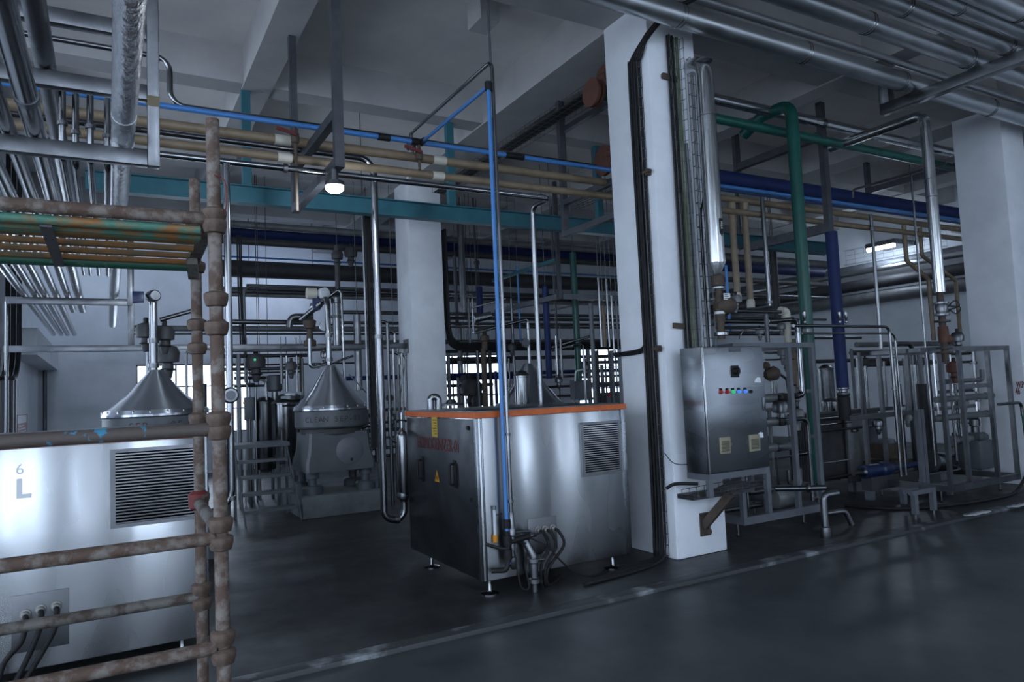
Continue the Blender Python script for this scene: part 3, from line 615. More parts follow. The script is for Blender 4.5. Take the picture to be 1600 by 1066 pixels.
yy = W(1495, 112, Z=5.22).y
pipe('slimmer clad pipe above and between the lowest two fat ones', [(3, yy, 5.1), (15.9, yy, 5.1)], .09, 'lag', 'clad_pipe')
hz = PZ1-.1075
hx = W(1470, 135, Z=hz-.04).x
hg = thing('pipe_hanger', 'box-section hanger carrying the fat clad pipes at upper right', 'frame', (hx, 4.8, hz-.09))
mk('crossbar', lambda bm: box(bm, (hx-.06, 1.6, hz-.125), (hx+.06, 4.98, hz-.002), .004), M['section'], hg)
mk('post', lambda bm: box(bm, (hx-.06, 4.86, hz-.002), (hx+.06, 4.98, ZC), .004), M['section'], hg)
mk('crossbar', lambda bm: box(bm, (hx-.04, 2.6, 5.33), (hx+.04, 4.86, 5.4), .004), M['section'], hg)
# chrome-clad drop at right with valve stack
cx, cy = W(1455, 300, Y=4.8).x, 4.8
eb = W(1348, 202, X=cx)
ctop = W(1443, 178, Y=cy).z; cb = W(1467, 457, Y=cy).z
pipe('shiny clad drop pipe below the right pipe hanger', [(cx, 6.1, ctop), (cx, cy, ctop), (cx, cy, cb)], .128, 'chrome', 'clad_pipe', bend=.10, clamps=[(1, .37), (1, .47), (1, .04)], cd=1.03, cl=.008, cname='cladding_band')
vs = thing('valve_stack', 'hand-wheel valve and flanges below the shiny clad drop pipe', 'valve', (cx, cy, 1.95))
mk('stem_pipe', lambda bm: tube(bm, [(cx, cy, cb+.02), (cx, cy, 1.70)], .038, 12), M['brown'], vs)
for pyy, mm in ((474, 'section'), (492, 'section'), (502, 'dark_lag'), (544, 'dark_lag'), (551, 'brown')):
    zz = W(1470, pyy, Y=cy).z; mk('flange', lambda bm: disc(bm, (cx, cy, zz), (0, 0, 1), .088, .022, 18), M[mm], vs)
zz = W(1470, 483, Y=cy).z
mk('valve_body', lambda bm: lathe(bm, [(.05, -.09), (.07, -.04), (.07, .04), (.05, .09)], (cx, cy, zz), seg=16), M['section'], vs)
mk('valve_bonnet', lambda bm: lathe(bm, [(.055, .03), (.05, .10), (.026, .12), (.022, .2)], (cx, cy, zz), (1, -.25, .1), 12), M['section'], vs)
wc = Vector((cx, cy, zz))+Vector((1, -.25, .1)).normalized()*.215
mk('hand_wheel', lambda bm: (torus(bm, wc, (1, -.25, .1), .075, .009, 20, 6), tube(bm, [wc-Vector((0, .07, 0)), wc+Vector((0, .07, 0))], .006, 6), tube(bm, [wc-Vector((0, 0, .07)), wc+Vector((0, 0, .07))], .006, 6)), M['section'], vs)
zz = W(1472, 522, Y=cy).z
mk('strainer', lambda bm: (lathe(bm, [(.055, -.1), (.06, 0), (.055, .09)], (cx, cy, zz), seg=12), lathe(bm, [(.055, 0), (.05, .11), (.03, .13)], (cx, cy, zz-.02), (1, -.3, -.8), 12)), M['flange'], vs)

# ------------------------------------------------------------------ runs of the right bay
A('shiny clad pipe under the ceiling of the right bay', 6.0, (1331, 203), 965, 1530, 15, 'chrome', clamps=[(0, .47), (0, .9)], cd=1.04, cname='cladding_band')
gp = A('green painted main below the shiny clad pipe in the right bay', 5.92, (1364, 236), 928, 1540, 13, 'green')
g0 = W(928, 140, Y=5.92)
tag(mk('pipe_flange', lambda bm: (disc(bm, (g0.x-.03, 5.92, W(1364, 236, Y=5.92).z), (1, 0, 0), .15, .035, 22), disc(bm, (g0.x+.03, 5.92, W(1364, 236, Y=5.92).z), (1, 0, 0), .15, .03, 22)), M['flange']), 'red-brown flange pair at the green main by the near column', 'flange')
tag(mk('pipe_flange', lambda bm: disc(bm, (4.78, 6.05, W(935, 118, Y=6.05).z), (1, 0, 0), .13, .05, 22), M['flange']), 'red-brown flange tucked behind the near column top', 'flange')
A('thick navy painted main with a flanged end behind the near column', 6.95, (1395, 319), 946, 1545, 21, 'navy')
zz = W(1395, 319, Y=6.95).z; x_ = W(944, 247, Y=6.95).x
tag(mk('pipe_flange', lambda bm: disc(bm, (x_, 6.95, zz), (1, 0, 0), .19, .05, 24), M['flange']), 'rust-brown blind flange closing the thick navy main', 'flange')
# green drop with return bend, blue drop
gx = W(1260, 500, Y=5.7).x
gz = W(1236, 162, Y=5.7).z
pipe('green painted drop pipe with a return bend at its top', [(gx-.02, 6.45, gz-.15), (gx, 6.15, gz), (gx, 5.7, gz), (gx, 5.7, .30)], .15, 'green', 'painted_pipe', bend=.16, clamps=[(2, .605), (2, .76), (2, .875)], cd=1.06, cl=.02)
bxp = W(1305, 450, Y=6.0).x
bt, bb = W(1293, 362, Y=6.0).z, W(1314, 606, Y=6.0).z
bo = pipe('royal blue painted drop pipe right of the green drop', [(bxp, 6.0, bt), (bxp, 6.0, bb)], .155, 'navy', 'painted_pipe')
mk('clamp', lambda bm: lathe(bm, [(.07, -.12), (.085, -.1), (.085, -.07), (.06, -.06), (.06, -.03), (.08, -.02), (.08, 0)], (bxp, 6.0, bb), seg=16), M['section'], bo)
mk('rubber_sleeve', lambda bm: lathe(bm, [(.082, -.42), (.082, -.12)], (bxp, 6.0, bb), seg=16), M['black'], bo)
pb_ = W(1287, 260, Y=6.05).x
hp = thing('ceiling_hanger', 'dark steel post and bracket hanging just above the royal blue drop', 'frame', (pb_, 6.05, W(1300, 368, Y=6.05).z))
mk('post', lambda bm: box(bm, (pb_-.045, 6.0, W(1300, 368, Y=6.05).z), (pb_+.045, 6.08, 5.3)), M['darksection'], hp)
mk('crossbar', lambda bm: box(bm, (pb_-.04, 6.08, W(1290, 362, Y=6.05).z), (pb_+.04, 7.4, W(1290, 348, Y=6.05).z)), M['darksection'], hp)
def bracket(label, px, y, py_top, py_bar, ln=.9):
    p = W(px, py_bar, Y=y); t = thing('ceiling_hanger', label, 'frame', (p.x, y, p.z))
    mk('post', lambda bm: box(bm, (p.x-.05, y-.03, p.z-.06), (p.x+.05, y+.03, ZC-.01)), M['darksection'], t)
    mk('crossbar', lambda bm: box(bm, (p.x-.045, y-ln, p.z-.05), (p.x+.045, y-.03, p.z+.05)), M['darksection'], t); return t
bracket('dark steel hanger and arm just right of the near column top', 1152, 7.35, 170, 262, 1.5)
bracket('dark steel hanger and arm between the blue drop and chrome drop', 1357, 7.35, 255, 299, 1.5)
yv = 6.3
for px, y1, w in ((1143, 470, 'left'), (1163, 480, 'right')):
    px2 = px
    o = V('%s cream plastic drop pipe between column and green drop' % w, yv, (px+5, 400), 322, y1, 10, 'beige', name='plastic_pipe')
    pt = W(px+9, y1-10, Y=yv); pt.x = BASE[o].x
    mk('socket', lambda bm: lathe(bm, [(.05, -.09), (.05, .0), (.04, .02)], (BASE[o].x, yv, BASE[o].z+.08), seg=14), M['cream'], o)
    zt_ = W(px, 322, Y=yv).z; mk('tee', lambda bm: lathe(bm, [(.045, -.15), (.045, -.06), (.055, -.02), (.055, .04)], (BASE[o].x, yv, zt_), seg=14), M['beige'], o)
V('polished drop pipe between the cream drops and the green drop', 6.2, (1197, 400), 308, 478, 7, clamps=[(0, .97)], cd=1.7)
V('slim blue plastic drop behind the cone-ended clad pipe', 6.1, (1137, 460), 415, 520, 4.5, 'blue', name='air_pipe')
V('polished drop pipe seen above the wall lamp', 6.2, (1368, 430), 335, 545, 5.5, clamps=[(0, .11)], cd=1.8)
V('thin polished rod pipe just left of the chrome drop', 5.6, (1434, 400), 257, 545, 3.2)
def dogleg(label, y, pts, d):
    P_ = [W(*q, Y=y) for q in pts]; P_[1].x = P_[0].x; P_[3].x = P_[2].x
    return pipe(label, P_, d, 'beige', 'plastic_pipe', bend=.06, seg=12)
dogleg('left doglegged beige drop pipe near the right column', 6.3, [(1412, 352), (1419, 408), (1451, 436), (1456, 532)], .066)
dogleg('right doglegged beige drop pipe near the right column', 6.35, [(1437, 356), (1442, 400), (1493, 438), (1500, 532)], .06)
y = 6.4; p = W(1332, 297, Y=y)
pipe('thin cranked tube above the thick navy main', [p-Vector((0, 0, .12)), p, p+Vector((0, -1.35, 0))], .035, 'darksection', bend=.05)
A('thin dark blue air line under the thick navy main', 6.75, (1395, 334), 1118, 1545, 4, 'darkblue', name='air_pipe')

# ================================================================== cone-hooded separators
def separator(label, x, y, za, zr, zb, r, text, base=.28, tsize=.105, tx=0):
    t = thing('cone_separator', label, 'separator', (x, y, base), 'cone-hooded separators')
    mk('hood', lambda bm: lathe(bm, [(.05, za+.03), (.075, za+.02), (.085, za), (r*.55, zr+(za-zr)*.46), (r-.015, zr+.02), (r-.01, zr), (r-.06, zr-.01)], (x, y, 0), seg=48), M['cone'], t, 25)
    rim = mk('hood_rim', lambda bm: lathe(bm, [(r-.03, zr-.03), (r+.018, zr-.03), (r+.018, zr-.008), (r-.004, zr+.035), (r-.03, zr+.035)], (x, y, 0), seg=48), M['cone'], t, 25)
    for k in range(20):
        a = 2*pi*(k+.5)/20; mk('bolt', lambda bm: lathe(bm, [(.008, -.01), (.011, .02), (.006, .03)], (x+cos(a)*(r+.004), y+sin(a)*(r+.004), zr), seg=8), M['steel'], rim)
    mk('drum', lambda bm: lathe(bm, [(r-.06, zb-.015), (r-.012, zb), (r, zb+.02), (r, zr-.045), (r-.012, zr-.032)], (x, y, 0), seg=48), M['cast'], t, 25)
    mk('shadow_gap_neck', lambda bm: lathe(bm, [(r*.86, zb-.09), (r*.86, zb)], (x, y, 0), seg=36), M['dark_lag'], t)  # shadow gap under the drum, its shade put into the dark colour
    top, bot = zb-.07, base+.30; h = r*.80; hb = r*.93; yd = .42
    def body(bm):
        vs = []
        for z, hx, hy in ((bot, hb, yd+.03), (bot+.12, hb, yd+.03), (bot+.26, h+.05*r, yd), (top, h, yd-.03)):
            vs.append([bm.verts.new((x+sx*hx*(1 if abs(sx) == 1 else 1), y+sy*hy, z)) for sx, sy in ((-1, -.9), (-.93, -1), (.93, -1), (1, -.9), (1, .9), (.93, 1), (-.93, 1), (-1, .9))])
        for a, b in zip(vs, vs[1:]):
            for k in range(8): bm.faces.new((a[k], a[(k+1) % 8], b[(k+1) % 8], b[k]))
        bm.faces.new(vs[0][::-1]); bm.faces.new(vs[-1])
    mk('casting', body, M['cast'], t, 20)
    cz = (top+bot)/2+.0
    cp = mk('cover_plate', lambda bm: lathe(bm, [(.195, -.02), (.195, .018), (.185, .024), (0, .024)], (x+.12, y-yd+.0, cz), (0, -1, .06), 36), M['greysection'], t)
    mk('plug', lambda bm: disc(bm, (x+.14, y-yd-.03, cz-.12), (0, 1, 0), .02, .02, 12), M['black'], cp)
    for sx in (-1, 1):
        for sy in (-1, 1):
            fx, fy = x+sx*r*.72, y+sy*.30
            mk('foot', lambda bm: lathe(bm, [(.14, base), (.14, base+.09), (.12, base+.115), (.06, base+.12), (.06, base+.21), (.09, base+.215), (.09, base+.31)], (fx, fy, 0), seg=20), M['cast'], t)
    if text: lettering(text, tsize, (x+tx, y-r-.003, (zr+zb)/2-.02), (1, 0, 0), (0, 0, 1), M['red'], t)
    return t
def bent_text(parent, body, size, x, y, z, r, a0, m='stencil'):
    """letters set one by one round the drum"""
    step = size*.66/r
    for i, ch_ in enumerate(body):
        if ch_ == ' ': continue
        a = a0 + (i-len(body)/2+.5)*step
        d = Vector((sin(a), -cos(a), 0)); lettering(ch_, size, Vector((x, y, z))+d*(r+.002), (cos(a), sin(a), 0), (0, 0, 1), M[m], parent)
s1 = separator('cone-topped separator lettered CLEAN SEP-03 beside the small stair', 2.82, 10.3, 2.04, 1.455, 1.18, .52, '')
bent_text(s1, 'CLEAN SEP-03', .105, 2.82, 10.3, 1.295, .52, -.22)
s2 = separator('cone-topped separator lettered SEP - 05 behind the scaffold', .45, 8.6, 1.95, 1.52, 1.24, .51, '')
bent_text(s2, 'SEP - 05', .10, .45, 8.6, 1.39, .51, -.06)
s3 = separator('cone-topped separator mostly hidden behind the near homogenizer', 6.17, 10.3, 2.0, 1.33, 1.10, .56, '')
tag(mk('plinth', lambda bm: box(bm, (2.235, 9.69, 0), (3.36, 11.1, .28), .01), M['plinth']), 'bare concrete plinth under the separator lettered CLEAN SEP-03', 'plinth')
tag(mk('plinth', lambda bm: box(bm, (-.15, 8.0, 0), (1.05, 9.25, .28), .01), M['plinth']), 'concrete plinth under the separator behind the scaffold', 'plinth')
tag(mk('plinth', lambda bm: box(bm, (5.55, 9.7, 0), (6.8, 11.0, .28), .01), M['plinth']), 'concrete plinth under the separator behind the near homogenizer', 'plinth')
# feed pipes over the hoods
def feed(label, x, y, z0, z1, d, back=None, m='steel'):
    pts = [(x, y, z0), (x, y, z1)] + ([back] if back else [])
    return pipe(label, pts, d, m, bend=.12, clamps=[(0, .1), (0, .45)], cd=1.35)
zt = W(235, 472, Y=8.6).z
feed('tall feed pipe rising from the separator behind the scaffold', .43, 8.6, 1.95, zt, .085)
sh = thing('sensor_head', 'grey round sensor head on top of the tall feed pipe at left', 'sensor', (.43, 8.6, zt))
mk('head', lambda bm: lathe(bm, [(.05, -.08), (.065, -.05), (.065, .05), (.05, .07)], (.43, 8.56, zt+.06), (0.3, -1, 0), 16), M['section'], sh)
mk('black_box', lambda bm: box(bm, (.23, 8.5, zt-.02), (.34, 8.6, zt+.1), .006), M['motorblue'], sh)
def actuator(label, p, s=1, m='dark_lag'):
    t = thing('valve_actuator', label, 'valve', p)
    mk('actuator_body', lambda bm: lathe(bm, [(.03*s, -.22*s), (.04*s, -.2*s), (.06*s, -.1*s), (.05*s, -.05*s), (.11*s, -.04*s), (.12*s, .06*s), (.09*s, .12*s), (.03*s, .14*s)], p, seg=16), M[m], t)
    mk('clamp_ring', lambda bm: torus(bm, Vector(p)+Vector((0, 0, -.12*s)), (0, 0, 1), .065*s, .012*s, 16, 6), M['dsteel'], t)
    mk('position_cap', lambda bm: lathe(bm, [(.03*s, .13*s), (.03*s, .19*s), (.02*s, .2*s)], p, seg=10), M['black'], t); return t
actuator('dark valve actuator left of the tall feed pipe behind the scaffold', W(228, 522, Y=8.75), .9)
actuator('dark valve actuator right of the tall feed pipe behind the scaffold', W(257, 526, Y=8.75), .9)
actuator('dark valve hanging before the bright window at left', W(262, 560, Y=9.1), 1.1)
p, q = W(250, 500, Y=8.7), W(300, 486, Y=8.7)
pipe('dark inclined pipe meeting the tall feed pipe at left', [p, q], .05, 'dsteel')
p = W(316, 610, Y=9.4); pipe('stout dark vertical pipe right of the scaffolded separator', [(p.x, 9.4, .0), (p.x, 9.4, W(313, 600, Y=9.4).z)], .105, 'dsteel')
p = W(291, 560, Y=9.8); pipe('slim bent pipe rising before the bright left window', [(p.x, 9.8, .9), (p.x, 9.8, W(290, 546, Y=9.8).z), (p.x+.55, 9.8, W(290, 546, Y=9.8).z)], .035, 'dsteel', bend=.08)
p = W(232, 590, Y=9.6); pipe('pale slim pipe between window and hood behind scaffold', [(p.x, 9.6, 0), (p.x, 9.6, 2.42)], .055, 'section')
zt = W(513, 466, Y=10.3).z
feed('tall polished feed pipe rising from the CLEAN SEP-03 hood', 2.80, 10.3, 2.05, zt, .085, (2.80, 11.2, zt))
xx = W(526, 510, Y=10.45).x
fl = pipe('fat capped steel sleeve beside the tall polished feed pipe', [(xx, 10.45, W(530, 540, Y=10.45).z), (xx, 10.45, W(525, 472, Y=10.45).z)], .115, 'section')
mk('sleeve_cap', lambda bm: lathe(bm, [(.055, 0), (.075, .01), (.075, .09), (.05, .1)], (xx, 10.45, W(525, 475, Y=10.45).z), seg=16), M['dsteel'], fl)
mk('sleeve_collar', lambda bm: lathe(bm, [(.055, -.02), (.08, -.02), (.08, .02), (.055, .02)], (xx, 10.45, W(526, 495, Y=10.45).z), seg=16), M['darksection'], fl)
p = W(470, 500, Y=10.9); q = W(508, 469, Y=10.6); r_ = W(533, 450, Y=10.4)
dg = pipe('bright inclined pipe rising over the small stair', [p, q], .085, 'steel', clamps=[(0, .62), (0, .75)], cd=1.25)
pipe('bright slim inclined pipe dropping into a long vertical leg', [q, r_, (r_.x+.02, r_.y, .9)], .04, 'steel', bend=.05)
p = W(487, 560, Y=10.2); q = W(487, 575, Y=10.2)
pipe('polished pipe bending into the top of the CLEAN SEP-03 hood', [(q.x-.02, 10.2, 2.45), (q.x-.02, 10.2, q.z), W(509, 569, Y=10.2)], .055, 'steel', bend=.05, clamps=[(1, .5)])
pipe('slim black hose rising right from the CLEAN SEP-03 hood top', smoothpath([W(522, 568, Y=10.2), W(535, 562, Y=10.2), W(552, 556, Y=10.2)]), .035, 'steel', name='steel_pipe')
fm = thing('flow_meter', 'blue and white flow meter head above the inclined pipe', 'meter', W(494, 470, Y=10.7))
p = W(494, 462, Y=10.7)
mk('meter_neck', lambda bm: box(bm, p+Vector((-.05, -.04, -.22)), p+Vector((.05, .04, .03))), M['motorblue'], fm)
mk('meter_housing', lambda bm: lathe(bm, [(.0, -.13), (.085, -.12), (.085, .02)], p+Vector((-.02, 0, .03)), (1, 0, 0), 18), M['cream'], fm)
mk('meter_face', lambda bm: lathe(bm, [(.085, 0), (.085, .1), (.06, .11), (0, .11)], p+Vector((.08, 0, .03)), (.4, -1, 0), 18), M['white'], fm)
pipe('fat dark elbow pipe ending beneath the bright inclined pipe', [W(452, 512, Y=11.2), W(454, 495, Y=11.2), W(490, 495, Y=11.1)], .10, 'dsteel', bend=.14)
tv = thing('throttle_valve', 'brown cast valve with round gauge left of the tall feed pipe', 'valve', W(485, 545, Y=10.6))
p = W(484, 520, Y=10.6)
mk('valve_body', lambda bm: lathe(bm, [(.09, -.2), (.09, -.12), (.05, -.1), (.04, .05), (.08, .07), (.1, .17), (.06, .2)], p, seg=16), M['brown'], tv)
mk('gauge', lambda bm: lathe(bm, [(.075, -.02), (.075, .02), (0, .021)], p+Vector((.2, -.08, .09)), (0, -1, 0), 18), M['gauge'], tv)
mk('gauge_stem', lambda bm: tube(bm, [p+Vector((.2, -.06, .09)), p+Vector((.34, -.06, .12))], .015, 8), M['steel'], tv)
hose('pipe elbow feeding the CLEAN SEP-03 separator from the right', [W(562, 671, Y=10.2), W(575, 664, Y=10.15), W(587, 670, Y=10.1), W(589, 690, Y=10.1), W(590, 722, Y=10.1)], .075, 'dsteel', name='steel_pipe', cat='pipe')
hose('short grey elbow above the pipe right of the CLEAN SEP-03 drum', [W(574, 648, Y=10.6), W(582, 652, Y=10.55), W(584, 660, Y=10.55), W(592, 662, Y=10.5)], .06, 'dsteel', name='steel_pipe', cat='pipe')
for k, (a, b_) in enumerate((((564, 671), (582, 706)), ((545, 585), (590, 632)))):
    pipe(('thin strut at the right flank of the CLEAN SEP-03 base', 'thin diagonal tie right of the CLEAN SEP-03 hood')[k], [W(*a, Y=10.0), W(*b_, Y=10.0)], .018, 'steel', 'tie_rod', 'rod')
# small stair
st = thing('steel_stair', 'small open grey steel stair with four treads beside the separator', 'stair', (1.84, 9.9, 0))
X0, X1, yf0, yf1 = 1.50, 2.19, 9.57, 10.42
for k in range(4):
    z = .19+.2*k; y = yf0+(yf1-yf0)*(z/1.0)
    mk('tread', lambda bm: box(bm, (X0+.02, y-.02, z-.035), (X1-.02, y+.2, z)), M['cast'], st)
mk('landing', lambda bm: box(bm, (X0-.06, yf1-.05, .945), (X1+.04, yf1+.62, 1.0)), M['cast'], st)
for x in (X0, X1):
    mk('stringer', lambda bm: bar(bm, (x, yf0, .0), (x, yf1, .97), .012, .07), M['cast'], st)
    mk('post', lambda bm: box(bm, (x-.02, yf1-.02, 0), (x+.02, yf1+.02, .95)), M['cast'], st)
    mk('post', lambda bm: box(bm, (x-.02, yf1+.56, 0), (x+.02, yf1+.6, .95)), M['cast'], st)
# tanks behind the stair
def tank(label, x, y, z0, z1, r, m='steel', lid=.06, legs=True, lm='dsteel', domed=False):
    t = thing('upright_tank', label, 'tank', (x, y, 0))
    mk('shell', lambda bm: lathe(bm, [(r*.3, z0-.08), (r*.95, z0-.02), (r, z0), (r, z1), (r*1.05, z1+.005), (r*1.05, z1+.02)], (x, y, 0), seg=30), M[m], t)
    mk('lid', lambda bm: lathe(bm, [(r*1.04, z1+.02), (r*1.02, z1+.035), (r*.6, z1+lid+.03), (r*.2, z1+lid+.05), (0, z1+lid+.05)], (x, y, 0), seg=30), M[lm], t)
    if legs:
        for a in (.6, 2.2, 3.8, 5.4): mk('leg', lambda bm: tube(bm, [(x+cos(a)*r*.85, y+sin(a)*r*.85, 0), (x+cos(a)*r*.85, y+sin(a)*r*.85, z0+.05)], .02, 8), M['dsteel'], t)
    return t
p = W(447, 660, Y=11.7); tk = tank('polished upright tank behind the small stair', p.x, 11.7, .62, W(447, 632, Y=11.7).z, .215)
mk('manway', lambda bm: lathe(bm, [(.17, 0), (.2, .03), (.2, .09), (.1, .13), (0, .13)], (p.x+.06, 11.75, W(447, 628, Y=11.7).z), seg=24), M['dsteel'], tk)
mk('level_switch', lambda bm: tube(bm, [(p.x-.1, 11.47, W(447, 634, Y=11.7).z), (p.x+.1, 11.47, W(447, 634, Y=11.7).z)], .014, 8), M['black'], tk)
p = W(414, 660, Y=12.2); tank('darker upright tank left of the polished tank behind the stair', p.x, 12.2, .5, W(414, 630, Y=12.2).z, .165, 'dsteel')
p = W(429, 600, Y=12.2); t_ = thing('mixer_motor', 'grey capped motor standing on the tanks behind the stair', 'motor', (p.x, 12.2, 1.75))
zt, zb = W(429, 586, Y=12.2).z, W(429, 612, Y=12.2).z
mk('motor_body', lambda bm: lathe(bm, [(.1, zb), (.125, zb+.03), (.125, zt-.02), (.1, zt)], (p.x, 12.2, 0), seg=20), M['cast'], t_)
mk('shaft_tube', lambda bm: lathe(bm, [(.05, zb-.2), (.05, zb)], (p.x, 12.2, 0), seg=12), M['section'], t_)
a, b_ = W(383, 621, Y=12), W(399, 657, Y=12)
cb_ = thing('control_box', 'grey control box with an orange light left of the tanks', 'box', ((a.x+b_.x)/2, 12, b_.z))
mk('enclosure', lambda bm: box(bm, (a.x, 12, b_.z), (b_.x, 12.15, a.z), .006), M['cast'], cb_)
mk('orange_light', lambda bm: disc(bm, (a.x-.02, 11.99, a.z-.09), (0, 1, 0), .02, .03, 10), M['warn'], cb_)
mk('post', lambda bm: box(bm, ((a.x+b_.x)/2-.05, 12.05, 0), ((a.x+b_.x)/2+.05, 12.12, b_.z)), M['greysection'], cb_)
p = W(400, 570, Y=11.6); t_ = actuator('dark valve actuator with a green light left of the mixer motor', (p.x, 11.6, p.z), 1.25)
mk('green_light', lambda bm: disc(bm, (p.x-.04, 11.46, p.z+.07), (0, 1, 0), .02, .02, 10), M['green_on'], t_)
# left edge: cable drop, door frames, sign, wall pipe
for k, (px, w) in enumerate(((3, 'leftmost'), (10, 'middle'), (17, 'rightmost'))):
    p = W(px, 500, Y=11.8); p.x = max(p.x, XL+.06+.065*k)
    hose('%s of three thick black cables hanging at the left edge' % w, [(p.x, 11.8, 5.69), (p.x, 11.8, 3.2), (p.x, 11.8, 2.75), (p.x, 11.8, 2.5), (p.x-.01, 11.75, 2.25), (p.x-.01, 11.5, 2.08), (p.x-.01, 11.1, 2.02)], .06, 'cable', 'thick cables at the left edge', 'cable', 'cable')
p = W(10, 600, Y=11.0); pipe('slim polished pipe standing at the left edge of the photo', [(p.x, 11.0, 0), (p.x, 11.0, 3.0)], .045)
p = W(70, 600, Y=17.5); pipe('grey pipe coming down the far wall from the ledge', [(XL+.3, 17.55, W(65, 551, Y=17.55).z), (p.x, 17.55, W(70, 551, Y=17.55).z), (p.x, 17.55, 0)], .075, 'dsteel', bend=.1)
a, b_ = W(-30, 598, X=XL+.02), W(25, 690, X=XL+.02)
sgn = W(34, 664, X=XL+.012)
sn = thing('wall_sign', 'red and white notice on the far left wall', 'sign', sgn)
mk('board', lambda bm: box(bm, (XL, sgn.y-.75, sgn.z-.16), (XL+.02, sgn.y+.75, sgn.z+.17)), M['signwhite'], sn)
mk('red_panel', lambda bm: box(bm, (XL+.018, sgn.y-.72, sgn.z-.15), (XL+.024, sgn.y+.72, sgn.z+.03)), M['signred'], sn)
mk('red_border', lambda bm: (box(bm, (XL+.018, sgn.y-.75, sgn.z+.155), (XL+.024, sgn.y+.75, sgn.z+.17)), box(bm, (XL+.018, sgn.y-.75, sgn.z-.16), (XL+.024, sgn.y-.735, sgn.z+.17)), box(bm, (XL+.018, sgn.y+.735, sgn.z-.16), (XL+.024, sgn.y+.75, sgn.z+.17))), M['signred'], sn)
for k in range(3): mk('printed_line', lambda bm: box(bm, (XL+.022, sgn.y-.6, sgn.z-.12+.05*k), (XL+.027, sgn.y+.6-.2*k, sgn.z-.105+.05*k)), M['signwhite'], sn)
d0 = struct('door_1', lambda bm: box(bm, (XL, 11.0, 0), (XL+.03, 12.9, W(24, 598, X=XL).z)), M['hole'])
for y in (11.02, 11.9, 12.55, 12.9): mk('door_frame', lambda bm: box(bm, (XL, y-.03, 0), (XL+.06, y+.03, W(24, 598, X=XL).z+.03)), M['section'], d0)

# ================================================================== cable runs on the near column
CXF = 4.450; CYF = 4.955
def bundle(label, paths, m, name='cable_bundle', r=.011, n=5):
    return tag(mk(name, lambda bm: [tube(bm, smoothpath(p, n), r, 6) for p in paths], M[m]), label, 'cables', kind='stuff')
def wire_tray(label, p0, p1, side, out, w, d, step=.1, extra=()):
    """basket tray from p0 to p1: side is across, out is away from the wall"""
    p0, p1, side, out = map(Vector, (p0, p1, side, out)); t = thing('wire_tray', label, 'cable tray', p0 if p0.z < p1.z else p1)
    L = (p1-p0).length; k = int(L/step)
    def g(bm):
        for a, b in ((-1, 0), (-.33, 0), (.33, 0), (1, 0), (-1, 1), (1, 1)):
            o = side*(a*w/2)+out*(b*d+.004); tube(bm, [p0+o, p1+o], .0032, 5)
        for i in range(k+1):
            c = p0.lerp(p1, i/k); tube(bm, [c-side*w/2+out*(d+.004), c-side*w/2+out*.004, c+side*w/2+out*.004, c+side*w/2+out*(d+.004)], .0028, 5)
    mk('wire_basket', g, M['wire'], t); return t
ya, yb_ = W(1003, 200, X=CXF).y, W(1031, 780, X=CXF).y
yc = (ya+yb_)/2; zt = W(1003, 88, X=CXF).z
wire_tray('long wire basket tray up the left face of the near column', (CXF, yc, .02), (CXF, yc, zt), (0, 1, 0), (-1, 0, 0), .13, .05)
def wob(s): return random.uniform(-s, s)
ps = []
for k in range(9):
    y = yc-.05+.0125*k; o = .02+.018*(k % 3)
    ps.append([(3.3+.1*k, 4.80+.035*k+wob(.02), .016), (3.9, 4.88+.03*k+wob(.015), .016), (4.25, 4.98+.012*k, .018), (CXF-o-.02, y, .10), (CXF-o, y+wob(.006), .6), (CXF-o, y+wob(.008), 1.6), (CXF-o, y+wob(.008), 2.6), (CXF-o, y+wob(.008), 3.6), (CXF-o, y, zt-.15), (CXF-o-.01, y-.05, zt-.02), (CXF-o-.015, 4.9-.005*k, zt+.13), (CXF-.02+.02*k*.3, 4.62, zt+.24), (CXF+.15, 4.45, zt+.30)])
bundle('thick bundle of black cables running up the left face of the near column', ps, 'cable', r=.014)
ps = [[(CXF-.045-.01*k, yc+.07, .06), (CXF-.05, yc+.065+wob(.01), 1.2), (CXF-.05, yc+.065+wob(.01), 2.4), (CXF-.045, yc+.07+wob(.01), 3.4), (CXF-.045, yc+.06, zt-.2)] for k in range(3)]
bundle('few pale cables along the edge of the black bundle on the column', ps, 'wire', r=.006)
for zz, w in ((W(1010, 272, X=CXF).z, 'upper'), (W(1030, 545, X=CXF).z, 'lower')):
    tag(mk('tray_clip', lambda bm: (box(bm, (CXF-.05, yc-.12, zz-.03), (CXF, yc-.09, zz+.03)), box(bm, (CXF-.06, yc-.16, zz-.012), (CXF-.03, yc-.05, zz+.012))), M['brown']), '%s rusty clip of the cable tray on the near column' % w, 'clip')
zz = W(1005, 551, X=CXF).z
bundle('black cables crossing the left face of the near column into the tall bundle', [[(CXF-.02-.012*k, 5.68, zz-.01+.012*k), (CXF-.02-.012*k, 5.3, zz+.012*k), (CXF-.03-.012*k, yc+.05, zz+.06+.01*k), (CXF-.05, yc+.02, zz+.25)] for k in range(3)], 'cable', r=.012)
